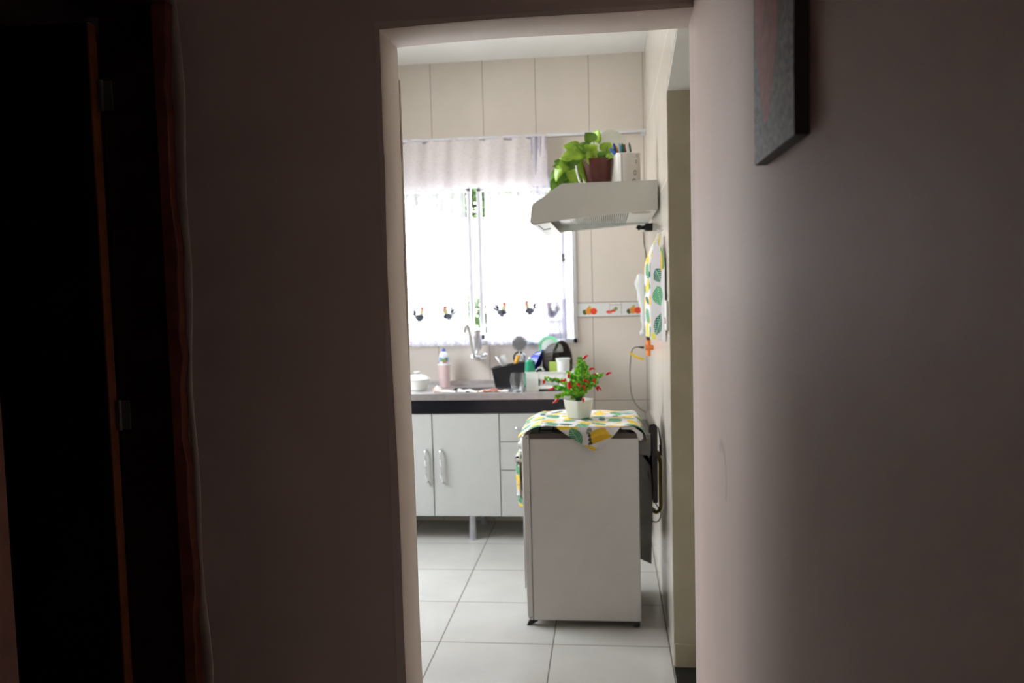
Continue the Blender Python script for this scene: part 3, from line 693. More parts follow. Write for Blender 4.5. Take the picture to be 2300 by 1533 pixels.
for fx in (RX1-.03,): b.box((fx, RY0+.01, CT), (fx+.02, RY0+.03, z0)); b.box((fx, RY1-.03, CT), (fx+.02, RY1-.01, z0))
rl_(b).build('rack_tray', M['white_plastic'], rk, bevel=.001)
zr = CT+.017
b = MB(); b.lathe([(0, 0), (.030, 0), (.048, .008), (.050, .009), (.030, .003), (0, .003)], 32, Matrix.Rotation(math.pi/2, 4, 'X')); o = b.build('slot_dark_plate', mat('navy_glaze', (.01, .012, .03), .25), smooth=True); o.location = (RX0+.135, RY0+.024, CT+.017+.0505); tag(o, 'small navy plate added to darken the slots of the white rack', 'plate')  # plate added behind the slots so the gaps come out dark
def rq(px, py, y): q = at(px, py, 1, y); return V((q.x, y, zr))
q = rq(1190, 830, RY0+.05); top = at(1190, 806, 1, RY0+.05).z - zr
t = thing('detergent_bottle', 'translucent green detergent bottle at the left end of the rack', 'bottle', q)
b = MB(); b.lathe([(0, 0), (.026, 0), (.031, .006), (.032, .10), (.028, top-.012), (.016, top-.003), (.010, top), (0, top)], 28); b.build('bottle_body', M['green_bottle'], t, smooth=True, angle=45)
b = MB(); b.lathe([(.010, top-.002), (.010, top+.008), (.004, top+.012), (0, top+.012)], 16); b.build('cap', M['white_plastic'], t, smooth=True)
# white rag draped over the rack rim
def rg(u, v): return (RX0+.055+.055*u+.004*math.sin(v*8), RY0+.10*v, zt+.006+.026*math.sin(u*3.14)*(1-.5*v)+.004*math.sin(u*20))
b = MB(); b.grid(24, 16, rg, lambda u, v: (.80, .86, .84)); tag(b.build('white_rag', M['paint'], smooth=True, solid=.002), 'small white rag bunched on the rack beside the green bottle', 'cloth')
def bowl(name, lab, cat, c, R_b, depth, nrm, mt, part='bowl_body'):
    t = thing(name, lab, cat, c); mx = V(nrm).to_track_quat('Z', 'Y').to_matrix().to_4x4()
    b = MB(); pr = [(0, -depth), (R_b*.45, -depth), (R_b*.75, -depth*.65), (R_b, 0), (R_b+.004, .002), (R_b*.97, 0), (R_b*.72, -depth*.62), (R_b*.43, -depth+.003), (0, -depth+.003)]
    b.lathe(pr, 40, mx); b.build(part, M[mt], t, smooth=True, angle=50); return t
c = at(1207, 822, 1, RY0+.17); bowl('blue_bowl', 'glossy dark blue bowl standing on edge behind the green bottle', 'bowl', c, .108, .055, (.93, -.1, -.35), 'blue')
# fluted dark cake pan on its side, opening turned to the right
c = at(1263, 822, 1, RY0+.17); c.z = 1.066
t = thing('cake_pan', 'dark fluted cake pan standing on its side in the rack', 'pan', c)
mx = V((.90, -.43, .05)).normalized().to_track_quat('Z', 'Y').to_matrix().to_4x4()
b = MB(); b.lathe([(.045, -.085), (.098, -.085), (.110, -.075), (.128, 0), (.133, .002), (.124, 0), (.106, -.072), (.094, -.080), (.045, -.080)], 96, mx, flute=.018, nfl=32)
b.build('pan_shell', M['wine'], t, smooth=True, angle=60)
b = MB(); b.lathe([(.0455, -.084), (.030, -.02), (.028, -.02), (.0435, -.084)], 32, mx); b.build('centre_tube', M['wine'], t, smooth=True)
c = rq(1265, 838, RY0+.04); H_ = at(1265, 804, 1, RY0+.04).z - zr
t = thing('plastic_tub', 'milky white round plastic tub at the right of the rack', 'container', c)
b = MB(); b.lathe([(0, 0), (.034, 0), (.038, .003), (.041, H_), (.039, H_), (.036, .006), (0, .006)], 32); b.build('tub_body', M['milky'], t, smooth=True, angle=45)
b = MB(); b.lathe([(.0415, H_-.012), (.044, H_-.010), (.044, H_+.001), (0, H_+.003)], 32); b.build('lid', M['clear_plastic'], t, smooth=True, angle=45)
def pk(u, v): return (.38, .52, .10) if v > .55 else ((.45, .24, .08) if math.sin(u*40) > -.2 else (.12, .08, .05))
c = rq(1243, 838, RY0+.035); H_ = at(1243, 812, 1, RY0+.035).z - zr
b = MB(); 
for (x0, y0_, x1, y1_) in ((-.024, -.015, .024, -.015), (.024, -.015, .024, .015), (.024, .015, -.024, .015), (-.024, .015, -.024, -.015)): b.grid(12, 12, lambda u, v: (x0+(x1-x0)*u, y0_+(y1_-y0_)*u, H_*v), pk)
b.grid(1, 1, lambda u, v: (-.024+.048*u, -.015+.03*v, H_), lambda u, v: (.42, .56, .12))
o = b.build('food_packet', M['paint']); o.location = c; tag(o, 'small green and brown packet between cake pan and white tub', 'packet')
# pale green and clear plastic dishes behind the pan
c = at(1232, 775, 1, RY1-.12); t = bowl('green_plastic_bowl', 'pale translucent green plastic bowl propped behind the cake pan', 'bowl', c, .060, .035, (-.2, -.8, .45), 'greenbag')
c = at(1237, 768, 1, 5.30)
t = thing('plastic_cover', 'clear rounded plastic cover topmost behind the green bowl', 'food cover', c)
b = MB(); b.lathe([(.078, -.06), (.074, -.03), (.055, .005), (.028, .022), (0, .027)], 32); b.build('cover_shell', M['cover'], t, smooth=True)
c = at(1196, 763, 1, YB-.03); b = MB(); b.box((-.035, -.012, -.010), (.035, .012, .010)); o = b.build('sponge', mat('pale_blue_sponge', (.62, .78, .90), .6), bevel=.007); o.location = (c.x, YB-.026, WZ0+.012)
tag(o, 'small pale blue sponge on the window sill above the skimmer', 'sponge')

# ------------------------------------------------------------------ stove (seen from its side, back to the right wall)
SY0, SY1, SX0, SX1 = 3.72, 4.20, -.392, .125; SZ0, SZ1 = .032, .862
st = thing('stove', 'white freestanding gas stove seen from its side', 'stove', (-.13, 3.96, 0))
def sl(bm): bmesh.ops.translate(bm.b, verts=bm.b.verts, vec=-V((-.13, 3.96, 0))); return bm
b = MB(); b.box((SX0+.034, SY0, SZ0), (SX1, SY0+.012, SZ1)); b.box((SX0+.034, SY1-.012, SZ0), (SX1, SY1, SZ1)); b.box((SX0+.034, SY0, SZ0), (SX1, SY1, SZ0+.01))
sl(b).build('body', M['white_enamel'], st, bevel=.005)
b = MB(); b.prism([(SX0+.006, SY0-.002, SZ0+.02), (SX0+.014, SY0-.002, SZ0+.004), (SX0+.032, SY0-.002, SZ0), (SX0+.032, SY0-.002, SZ1+.018), (SX0+.012, SY0-.002, SZ1+.018), (SX0+.002, SY0-.002, SZ1+.008), (SX0, SY0-.002, SZ1-.03)], (0, SY1-SY0+.004, 0))
fr = sl(b).build('front_frame', M['white_enamel'], st, bevel=.003)
for z in (SZ1+.004, SZ0+.012):
    b = MB(); b.lathe([(0, 0), (.0035, 0), (.003, .002), (0, .002)], 12, Matrix.Translation((SX0+.022, SY0-.002, z)) @ Matrix.Rotation(math.pi/2, 4, 'X')); sl(b).build('screw', M['greymetal'], fr)
b = MB(); b.box((SX0-.004, SY0+.015, .17), (SX0, SY1-.015, .79)); od = sl(b).build('oven_door', M['white_enamel'], st, bevel=.001)
b = MB(); b.tube([(SX0-.002, SY0+.03, .757), (SX0-.030, SY0+.03, .760)], .006); b.tube([(SX0-.002, SY1-.05, .757), (SX0-.030, SY1-.05, .760)], .006); b.tube([(SX0-.030, SY0+.03, .760), (SX0-.030, SY1-.05, .760)], .007); sl(b).build('handle', M['chrome'], od, smooth=True, angle=50)
b = MB(); b.box((SX0-.003, SY0+.01, .795), (SX0+.006, SY1-.01, .855)); cp_ = sl(b).build('control_panel', M['white_enamel'], st, bevel=.003)
for k in range(5):
    b = MB(); yy = SY0+.06+k*.09; b.lathe([(.020, 0), (.019, .010), (.015, .020), (0, .021)], 20, Matrix.Translation((SX0-.003, yy, .822)) @ Matrix.Rotation(-math.pi/2, 4, 'Y')); sl(b).build('knob', M['white_plastic'], cp_, smooth=True, angle=45)
b = MB(); b.box((SX0+.034, SY0-.001, SZ1), (SX1+.002, SY0+.016, SZ1+.024)); b.box((SX0+.034, SY1-.016, SZ1), (SX1+.002, SY1+.001, SZ1+.024)); b.box((SX0+.034, SY0, SZ1-.002), (SX1+.002, SY1, SZ1+.006)); b.box((SX1-.014, SY0, SZ1), (SX1+.002, SY1, SZ1+.024))
sl(b).build('cooktop_tray', M['brown_trim'], st, bevel=.003)
for bx in (-.225, .0):
    for by in (SY0+.12, SY1-.12):
        b = MB(); b.lathe([(.030, 0), (.034, .006), (.034, .014), (.026, .018), (0, .019)], 24, Matrix.Translation((bx, by, SZ1+.006))); bn = sl(b).build('burner', M['greymetal'], st, smooth=True, angle=40)
    b = MB(); zz = SZ1+.036
    for yy in (SY0+.025, SY1-.025): b.tube([(bx-.09, yy, zz), (bx+.09, yy, zz)], .0035, 8)
    for xx in (bx-.09, bx-.03, bx+.03, bx+.09): b.tube([(xx, SY0+.025, zz), (xx, SY1-.025, zz)], .0035, 8); [b.tube([(xx, yy, zz), (xx, yy, SZ1+.006)], .003, 8) for yy in (SY0+.025, SY1-.025)]
    sl(b).build('grate', M['black'], st, smooth=True)
# rear: insulation box, black back rail, hinge bracket
b = MB(); b.prism([(SX1, SY0+.06, .30), (SX1+.052, SY0+.08, .27), (SX1+.062, SY0+.08, .62), (SX1+.055, SY0+.08, .72), (SX1, SY0+.06, .80)], (0, .34, 0)); sl(b).build('rear_housing', M['greymetal'], st, bevel=.004)
b = MB(); b.box((SX1, SY0+.03, .78), (SX1+.055, SY1-.03, .875)); sl(b).build('rear_rail', M['greymetal'], st, bevel=.003)
b = MB(); b.prism([(SX1+.062, SY0+.05, .56), (SX1+.084, SY0+.05, .56), (SX1+.086, SY0+.05, .905), (SX1+.074, SY0+.05, .918), (SX1+.050, SY0+.05, .915), (SX1+.046, SY0+.05, .88), (SX1+.058, SY0+.05, .86)], (0, .38, 0)); sl(b).build('folded_lid', M['black_glass'], st, bevel=.003)
b = MB(); b.prism([(SX1-.075, SY0+.002, .915), (SX1-.020, SY0+.002, .915), (SX1+.018, SY0+.002, .885), (SX1+.020, SY0+.002, .862), (SX1+.008, SY0+.002, .852), (SX1-.002, SY0+.002, .858), (SX1-.010, SY0+.002, .885), (SX1-.028, SY0+.002, .902), (SX1-.075, SY0+.002, .903)], (0, -.006, 0)); sl(b).build('hinge_bracket', M['white_enamel'], st, bevel=.002)
for fx, fy in ((SX0+.03, SY0+.03), (SX0+.03, SY1-.03), (SX1-.02, SY0+.03), (SX1-.02, SY1-.03)):
    b = MB()
    if fx < -.2: b.prism([(fx-.030, fy-.012, .0), (fx-.018, fy-.012, .0), (fx+.012, fy-.012, .014), (fx+.010, fy-.012, .034), (fx-.004, fy-.012, .034), (fx-.022, fy-.012, .018)], (0, .024, 0)); b.tube([(fx+.014, fy-.01, .024), (fx+.014, fy+.012, .024)], .008)
    else: b.lathe([(.014, 0), (.016, .008), (.012, .034), (0, .034)], 16, Matrix.Translation((fx, fy, 0)))
    sl(b).build('foot', M['black'], st, bevel=.001)
# gas hose and wall fitting
wf = at(1484, 995, 0, .245)
hs = [at(1458, 1006, 1, 3.98), at(1474, 1012, 1, 3.96), at(1487, 1035, 1, 3.93), at(1491, 1075, 1, 3.92), at(1491, 1115, 1, 3.92), at(1486, 1140, 1, 3.94), at(1474, 1150, 1, 3.98), at(1464, 1142, 1, 4.0)]
for p in hs: p.x = min(p.x, XR-.012)
t = thing('gas_hose', 'amber yellow gas hose looping behind the stove', 'hose', hs[0])
b = MB(); b.tube([p-hs[0] for p in curve(hs, 8)], .0085, 14); b.build('hose_tube', M['hose'], t, smooth=True)
for p, q2 in ((hs[0], hs[1]), (hs[-1], hs[-2])):
    d = (q2-p).normalized(); b = MB(); b.tube([p-hs[0]-d*.008, p-hs[0]+d*.016], .0115, 12); b.build('clamp', M['steel'], t, smooth=True, angle=40)
ck = [at(1440, 1030, 1, 3.79), at(1452, 1045, 1, 3.80), at(1458, 1075, 1, 3.80), at(1468, 1120, 1, 3.86), at(1484, 1150, 1, 3.92), at(1478, 1170, 1, 3.95), at(1462, 1170, 1, 3.98)]
for p in ck: p.x = min(p.x, XR-.008)
b = MB(); b.tube(curve(ck, 8), .0028, 8); sl(b).build('power_cord', M['black'], st, smooth=True)
# thin rod or pipe stub on the wall behind
p1 = at(1480, 960, 0, .238); p2 = at(1486, 1000, 0, .238)
b = MB(); b.tube([(p1.x-.003, p1.y, p1.z), (p2.x-.003, p2.y, p2.z)], .004, 8); b.tube([(p2.x-.006, p2.y, p2.z+.004), (p2.x-.006, p2.y, p2.z-.045)], .006, 10); tag(b.build('gas_pipe_stub', M['greymetal'], smooth=True, angle=50), 'short metal gas pipe stub on the right wall behind the stove', 'pipe')

# ------------------------------------------------------------------ printed cloths
def fruit_print(u, v, seed=0, scale=1.0, bright=1):
    """banana and monstera print, u v in metres"""
    cell = .076*scale; best = None
    for di in (-1, 0, 1):
        for dj in (-1, 0, 1):
            i = math.floor(u/cell)+di; j = math.floor(v/cell)+dj
            r = random.Random(i*7919+j*104729+seed)
            cx = (i+.5+r.uniform(-.18, .18))*cell; cy = (j+.5+r.uniform(-.18, .18))*cell; a = r.uniform(0, 6.28)
            kind = (i+2*j+seed) % 3; x = u-cx; y = v-cy; X_ = x*math.cos(a)+y*math.sin(a); Y_ = -x*math.sin(a)+y*math.cos(a)
            s = scale
            if kind == 0:   # bananas
                for k, off in enumerate((-.012, .004, .018)):
                    yy = Y_-off*s+(X_**2)*9/s
                    if (X_/(.044*s))**2+(yy/(.011*s))**2 < 1:
                        c = (.80, .50, .035) if k != 1 else (.78, .58, .06)
                        if abs(X_) > .038*s: c = (.10, .06, .02)
                        return c
            elif kind == 1:  # monstera leaf
                w_ = .034*s*(1-((X_+.006*s)/(.05*s))**2)
                if w_ > 0 and abs(Y_) < w_:
                    if abs(Y_) < .0016*s: return (.28, .60, .36)
                    f = (X_*1.0+abs(Y_)*.5)/(.0115*s)
                    if abs(Y_) > .012*s and (f % 1) < .22: return (.66, .64, .63)
                    return (.03, .22, .09) if (f % 1) > .35 else (.10, .38, .19)
            else:
                if (X_/(.036*s))**2+(Y_/(.016*s))**2 < 1: return (.78, .52, .05) if (i+j) % 2 else (.05, .13, .10)
    return (.68, .66, .67)
# cloth over the stove: top lies on the grates, sides droop, a triangular point hangs at the near side
CZ = .915
P_bl = at(1243, 918, 1, 4.20); P_br = at(1402, 918, 1, 4.20)
CXa, CXb = -.315, .105
def clothf(u, v):
    # u 0..1 left to right (0..0.16 left droop, .84..1 right droop), v 0 near edge .. 1 far edge
    y = SY0-.006 + (SY1+.005-SY0)*v
    if u < .16:
        t = (.16-u)/.16; x = CXa - .095*t; z = CZ - .040*t**1.7 - .008*t*(1-v); 
    elif u > .84:
        t = (u-.84)/.16; x = CXb + .060*math.sin(t*1.45); z = CZ - .075*(1-math.cos(t*1.5)) 
    else:
        t = (u-.16)/.68; x = CXa+(CXb-CXa)*t; z = CZ + .003*math.sin(t*14+v*5)
    z += .0025*math.sin(v*17+u*9)
    return (x, y, z+.001)
def clothc(u, v): p = clothf(u, v); return fruit_print(u*.62+.03, v*.50+.02, 3, .95)
b = MB(); b.grid(200, 160, clothf, clothc)
# hanging point
def tip(u, v):
    half = (.135)*(1-v)**.85 + .006; cx_ = -.095+.030*v
    x = cx_ + (u-.5)*2*half; z = CZ+.001 - .105*v - (.008 if v > .02 else 0)*abs(u-.5)*(1-v)
    y = SY0-.006 - .008*math.sin(min(1, v*4)*1.57) + .0025*math.sin(u*9+v*3)
    return (x, y, z)
def tipc(u, v):
    p = tip(u, v); x = p[0]; z = p[2]
    lx, lz = x-(-.150), z-.872     # green leaf left
    a = -1.0; X_ = lx*math.cos(a)+lz*math.sin(a); Y_ = -lx*math.sin(a)+lz*math.cos(a)
    w_ = .029*(1-(X_/.046)**2)
    if w_ > 0 and abs(Y_) < w_:
        if abs(Y_) < .0012: return (.30, .55, .36)
        f = (X_+abs(Y_)*.6)/.010
        return (.42, .62, .50) if (f % 1) < .2 else (.02, .17, .065)
    # bananas right
    bx, bz = x-(-.052), z-.882; a = -.25
    a = .35; X_ = bx*math.cos(a)+bz*math.sin(a); Y_ = -bx*math.sin(a)+bz*math.cos(a)
    for k, off in enumerate((-.018, -.003, .012)):
        if (X_/(.056-.006*k))**2+((Y_-off+X_**2*2.5)/.0135)**2 < 1:
            if X_ < -.037+.003*k: return (.06, .05, .02)
            return ((.60, .36, .02), (.70, .46, .04), (.62, .40, .03))[k]
    if (bx+.038)**2/.00018+(bz-.012)**2/.0004 < 1 and (int(bz*700) % 3): return (.04, .05, .04)
    yx, yz = x-(-.090), z-.822; a = -.25; X_ = yx*math.cos(a)+yz*math.sin(a); Y_ = -yx*math.sin(a)+yz*math.cos(a)
    if (X_/.030)**2+(Y_/.0115)**2 < 1: return (.70, .45, .03)
    if z > .903 and x < -.14: return (.75, .55, .05)
    return (.60, .58, .58)
b.grid(110, 90, tip, tipc)
o = b.build('stove_cover_cloth', M['paint'], smooth=True, solid=.0012)
tag(o, 'white cloth with banana and leaf print spread over the stove', 'cloth')

# towel on the oven handle (seen edge-on at the stove's left)
TX = SX0-.030
def ovt(u, v):
    w_ = .5+.5*smooth(0, .12, v); y = SY0+.06+.20*u; z = .768-.235*v
    x = TX - .009 - .003*math.sin(v*3.1) + .003*math.sin(u*16+v*2)*v + .012*v*v + .020*smooth(.16, 0, u)*smooth(.04, .2, v)
    return (x+.0, y, z + .02*u*v)
b = MB(); b.grid(60, 90, ovt, lambda u, v: fruit_print(u*.3, v*.33, 5, .8))
def ovb(u, v): p = V(ovt(u, v)); return (TX+.0085+.002*math.sin(u*14)*v, p.y, .768-.19*v)
b.grid(60, 70, ovb, lambda u, v: fruit_print(u*.3, v*.33, 9, .8))
b.grid(60, 6, lambda u, v: (TX+.0088*math.cos(math.pi*(1-v)), SY0+.06+.2*u, .768+.004*math.sin(math.pi*v)), lambda u, v: fruit_print(u*.3, 0, 5, .8))
tag(b.build('oven_towel', M['paint'], smooth=True, solid=.001), 'printed fruit towel hanging on the oven door handle', 'towel')

# towel hanging on the right wall
hk = at(1487, 520, 1, 3.60)
prof = [(.233, 3.50), (.222, 3.56), (.176, 3.64), (.186, 3.74), (.166, 3.86), (.205, 3.95), (.233, 4.02)]
cumul = [0]
for a_, c_ in zip(prof, prof[1:]): cumul.append(cumul[-1]+math.hypot(c_[0]-a_[0], c_[1]-a_[1]))
def prof_at(u):
    s_ = u*cumul[-1]
    for k in range(len(prof)-1):
        if s_ <= cumul[k+1]+1e-9:
            t = (s_-cumul[k])/(cumul[k+1]-cumul[k]); t = t*t*(3-2*t)*.5+t*.5
            return (prof[k][0]+(prof[k+1][0]-prof[k][0])*t, prof[k][1]+(prof[k+1][1]-prof[k][1])*t)
    return prof[-1]
TZ0, TZ1 = at(1487, 522, 1, 3.6).z, at(1470, 758, 1, 3.66).z
def towf(u, v):
    x, y = prof_at(u); g = smooth(0, .32, v)**.8; y = 3.62 + (y-3.62)*(.12+.88*g); x = .226 + (x-.226)*(.18+.82*g) - .02*math.sin(v*3.14)*math.exp(-((v-.08)/.07)**2)
    z = TZ0 + (TZ1-TZ0)*v - .02*abs(u-.4)*v
    return (min(x, .233), y, z)
LV = [(.43, .03, .30, .60, (.02, .14, .07)), (.44, .045, .30, .0, (.03, .26, .09)), (.0, 0, 0, 0, None)]
def towc(u, v):
    s_ = u*cumul[-1]; z = v*.47
    # motifs placed on the front fold (s about .02 - .15)
    def leaf_(cx, cz, a, L, W, col):
        x = s_-cx; y = -(z-cz); X_ = x*math.cos(a)+y*math.sin(a); Y_ = -x*math.sin(a)+y*math.cos(a); w_ = W*(1-(X_/L)**2)
        if w_ > 0 and abs(Y_) < w_:
            f = (X_+abs(Y_)*.6)/.011
            if abs(Y_) < .0014: return (.30, .55, .36)
            return (.36, .56, .44) if (f % 1) < .18 else col
    for args in ((.085, .185, 1.0, .034, .034, (.015, .09, .05)), (.080, .275, 1.3, .046, .045, (.03, .24, .08)), (.085, .40, 2.0, .055, .030, (.015, .10, .06))):
        c = leaf_(*args)
        if c: return c
    if ((s_-.06)/.03)**2+((z-.03)/.03)**2 < 1: return (.55, .38, .03)
    if ((s_-.04)/.02)**2+((z-.015)/.03)**2 < 1: return (.06, .32, .12)
    if ((s_-.05-.1*(z-.12))/.016)**2+((z-.13)/.05)**2 < 1: return (.62, .35, .02)
    if ((s_-.03)/.03)**2+((z-.11)/.05)**2 < 1: return (.10, .24, .04)
    if s_ > .135: return fruit_print(s_, z, 2, .9)
    if ((s_-.125)/.02)**2+((z-.46)/.02)**2 < 1: return (.60, .52, .06)
    return (.50, .48, .48)  # cloth ground greyed on the front fold, its shade put into the colour
b = MB(); b.grid(160, 200, towf, towc)
t = thing('kitchen_towel', 'banana and leaf print towel hanging on the right tiled wall', 'towel', (0, 0, 0)); t.location = (.225, 3.62, TZ1)
bmesh.ops.translate(b.b, verts=b.b.verts, vec=-V(t.location)); b.build('towel_cloth', M['paint'], t, smooth=True, solid=.0012)
b = MB(); b.tube([(.238, 3.62, TZ0+.012), (.222, 3.62, TZ0+.004), (.212, 3.62, TZ0+.014)], .003, 8); bmesh.ops.translate(b.b, verts=b.b.verts, vec=-V(t.location)); b.build('hanging_hook', M['chrome'], t)

# ------------------------------------------------------------------ things on the walls
# translucent plastic holder hanging in the back corner
c = at(1440, 640, 1, 5.30)
t = thing('plastic_bag', 'translucent white bag hanging in the corner left of the towel', 'bag', (c.x, 5.30, c.z))
top_ = at(1440, 616, 1, 5.3).z-c.z; bot = at(1438, 752, 1, 5.3).z-c.z
b = MB(); bp = curve([(.012, 0, top_), (.0, 0, top_-.03), (0, 0, -.02), (.010, 0, -.10), (.016, 0, -.20), (.010, 0, bot+.035)], 8); n_ = len(bp)
def rr_(i): t = i/(n_-1); return .012+.032*math.sin(min(1, t*3.3)*1.57)*(1-t)**.9+.004*math.sin(t*25)
b.tube(bp, [rr_(i) for i in range(n_)], 24, flat=.6); b.build('bag_body', M['milky'], t, smooth=True)
b = MB(); b.tube([(.010, 0, bot+.035), (.004, 0, bot+.015), (-.004, 0, bot)], [.012, .018, .010], 14); b.build('knot', M['milky'], t, smooth=True)
b = MB(); b.tube([(.012, 0, top_), (.012, .138, top_+.01)], .003, 8); b.build('hook', M['white_plastic'], t)
# T adaptor and cable
c = at(1455, 780, 1, 4.75)
t = thing('plug_adapter', 'orange T-shaped plug adapter on the right wall below the towel', 'adapter', (XR+.01, 4.75, c.z))
b = MB(); b.tube([(-.028, 0, .042), (-.028, 0, -.046)], [.013, .013], 14); b.tube([(.0, 0, .0), (-.045, 0, 0)], [.013, .018], 14); b.build('adapter_body', M['orange'], t, smooth=True, angle=50)
b = MB(); b.tube([(-.028, 0, .042), (-.028, 0, .056)], .009, 10); b.build('black_plug', M['black'], t)
cb = [at(1446, 780, 1, 4.75), at(1430, 779, 1, 4.76), at(1420, 786, 1, 4.8), at(1416, 810, 1, 4.9), at(1415, 850, 1, 4.95), at(1420, 890, 1, 4.95), at(1435, 915, 1, 4.9), at(1455, 928, 1, 4.82)]
t = thing('power_cable', 'black power cable drooping from the orange adapter', 'cable', cb[0])
b = MB(); b.tube([p-cb[0] for p in curve(cb, 8)], .0028, 8); b.build('cord', M['cord_grey'], t, smooth=True)
b = MB(); b.tube([cb[0]-cb[0], cb[1]-cb[0]+V((.01, 0, 0))], [.008, .004], 10); b.build('plug', M['black'], t)
y0_ = [at(1415, 791, 1, 4.83), at(1427, 800, 1, 4.83), at(1446, 807, 1, 4.83)]
b = MB(); b.tube(curve(y0_, 6), .008, 10); tag(b.build('yellow_tie', M['yellow'], smooth=True), 'yellow plastic tie clipped to the drooping black cable', 'cable tie')
# socket and black plug below the hood
c = at(1450, 510, 0, .25)
t = thing('wall_plug', 'black plug and socket under the hood in the corner', 'plug', (.252, 4.72, at(1448, 511, 1, 4.72).z))
b = MB(); b.box((-.040, -.03, -.020), (0, .03, .022)); b.build('plug_body', M['black'], t, bevel=.004)
b = MB(); b.tube(curve([(-.04, 0, .01), (-.06, -.01, -.005), (-.072, 0, .012), (-.085, 0, -.004)], 5), .007, 10); b.tube(curve([(-.04, 0, -.01), (-.06, .01, .008), (-.075, 0, -.012)], 5), .006, 10); b.build('cable_knot', M['black'], t, smooth=True)
cz = [at(1445, 520, 1, 4.70), at(1447, 548, 1, 4.70), at(1452, 575, 1, 4.70), at(1453, 615, 1, 4.70), at(1453, 680, 1, 4.72), at(1453, 762, 1, 4.74)]
b = MB(); b.tube(curve(cz, 8), .0026, 8); tag(b.build('hanging_cable', M['cord_grey'], smooth=True), 'dark cable hanging from the black plug down behind the towel', 'cable')
# light switch plate near the end of the right wall
c = at(1500, 720, 0, XR)
t = thing('socket_plate', 'white electrical plate on the right wall behind the towel edge', 'electrical outlet', (XR, 3.44, at(1499, 708, 1, 3.44).z))
b = MB(); b.box((-.010, -.035, -.060), (0, .035, .060)); b.build('plate', M['white_plastic'], t, bevel=.003)
b = MB(); b.lathe([(0, 0), (.014, 0), (.014, .004), (0, .004)], 16, Matrix.Translation((-.010, 0, -.02)) @ Matrix.Rotation(-math.pi/2, 4, 'Y')); b.build('socket_face', mat('pinkish_plastic', (.6, .42, .38), .5), t)

# ------------------------------------------------------------------ range hood
HY0, HY1 = 3.92, 4.82
hp = [at(x, y, 1, HY0) for x, y in ((1477, 406), (1263, 424), (1197, 461), (1192, 500), (1200, 503), (1236, 497), (1480, 470))]
hd = thing('range_hood', 'white under-shelf range hood on the right wall above the stove', 'range hood', (XR, HY0, hp[-1].z))
def hl(bm): bmesh.ops.translate(bm.b, verts=bm.b.verts, vec=-V((XR, HY0, hp[-1].z))); return bm
for p in hp: p.x = min(p.x, XR-.004)
hp[0].x = XR-.006; hp[-1].x = XR-.004
zt_ = hp[0].z; hp[1].z = zt_; zb_ = hp[-1].z
b = MB(); th = .004
b.prism(hp, (0, .008, 0)); b.prism([p+V((0, HY1-HY0-.008, 0)) for p in hp], (0, .008, 0))
def strip(a, c, t=.005):
    d = (c-a).normalized(); nn = V((d.z, 0, -d.x))*t
    b.prism([a, c, c+nn, a+nn], (0, HY1-HY0, 0))
for a_, c_ in zip(hp[:5], hp[1:6]): strip(a_, c_)
hl(b).build('shell', M['hood_white'], hd, bevel=.002)
xg_0 = hp[5].x+.01; xg_1 = at(1415, 480, 1, HY0).x
b = MB(); nsl = 34
for k in range(nsl):
    x = xg_0 + (xg_1-xg_0)*k/(nsl-1); b.box((x, HY0+.01, zb_+.004), (x+.0045, HY1-.04, zb_+.016))
b.box((xg_0, HY0+.008, zb_+.004), (xg_1+.004, HY0+.014, zb_+.016)); b.box((xg_0, HY1-.046, zb_+.004), (xg_1+.004, HY1-.036, zb_+.016))
hl(b).build('grille', M['white_plastic'], hd)
b = MB(); b.box((xg_0, HY0+.01, zb_+.020), (xg_1, HY1-.04, zb_+.023)); hl(b).build('filter_mesh', M['greymetal'], hd)
b = MB(); b.box((xg_1+.004, HY0+.008, zb_+.004), (XR-.004, HY1-.008, zb_+.010)); pn = hl(b).build('underside_panel', M['white_plastic'], hd)
b = MB(); b.lathe([(0, -.002), (.040, -.002), (.050, .004), (0, .004)], 28, Matrix.Translation((.165, HY0+.16, zb_))); hl(b).build('lamp_lens', mat('cream_lens', (.50, .44, .36), .3), hd, smooth=True, angle=40)
b = MB(); b.box((xg_0+.04, HY1-.03, zb_-.006), (XR-.006, HY1-.008, zb_+.01)); b.ball((.05, HY1-.02, zb_-.008), .007, 10); b.ball((-.08, HY1-.02, zb_-.006), .005, 10); hl(b).build('far_lip', mat('pale_blue_white', (.66, .72, .72), .3), hd)
pa = [at(1205, 503, 1, HY0+.05), at(1222, 516, 1, HY0+.05), at(1237, 513, 1, HY0+.05)]
b = MB(); b.tube([pa[0]+V((0, 0, .012))]+pa, .0022, 8); hl(b).build('wire_catch', M['greymetal'], hd, smooth=True)

# pothos in a red-brown pot on the hood
py_ = 4.17; c0 = at(1344, 412, 1, py_); PZ = zt_+.0025
t = thing('potted_plant', 'trailing green pothos in a red-brown pot on the range hood', 'plant', (c0.x, py_, PZ))
ph = at(1344, 359, 1, py_).z-PZ
b = MB(); b.lathe([(0, 0), (.058, 0), (.062, .004), (.078, ph-.012), (.080, ph), (.074, ph), (.071, ph-.012), (.056, .008), (0, .008)], 36); pt = b.build('pot', M['pot_brown'], t, smooth=True, angle=40)
b = MB(); b.lathe([(0, ph-.014), (.071, ph-.014)], 24); b.build('soil', M['soil'], t)
def lp(px, py, y): return at(px, py, 1, y)-V((c0.x, py_, PZ))
stems = [[(1340, 360), (1335, 330), (1330, 300)], [(1336, 360), (1312, 340), (1290, 325)], [(1334, 362), (1300, 355), (1268, 372), (1250, 400), (1242, 425), (1226, 440)], [(1350, 360), (1360, 345), (1365, 330)], [(1330, 362), (1290, 372), (1272, 400), (1268, 412)]]
b = MB()
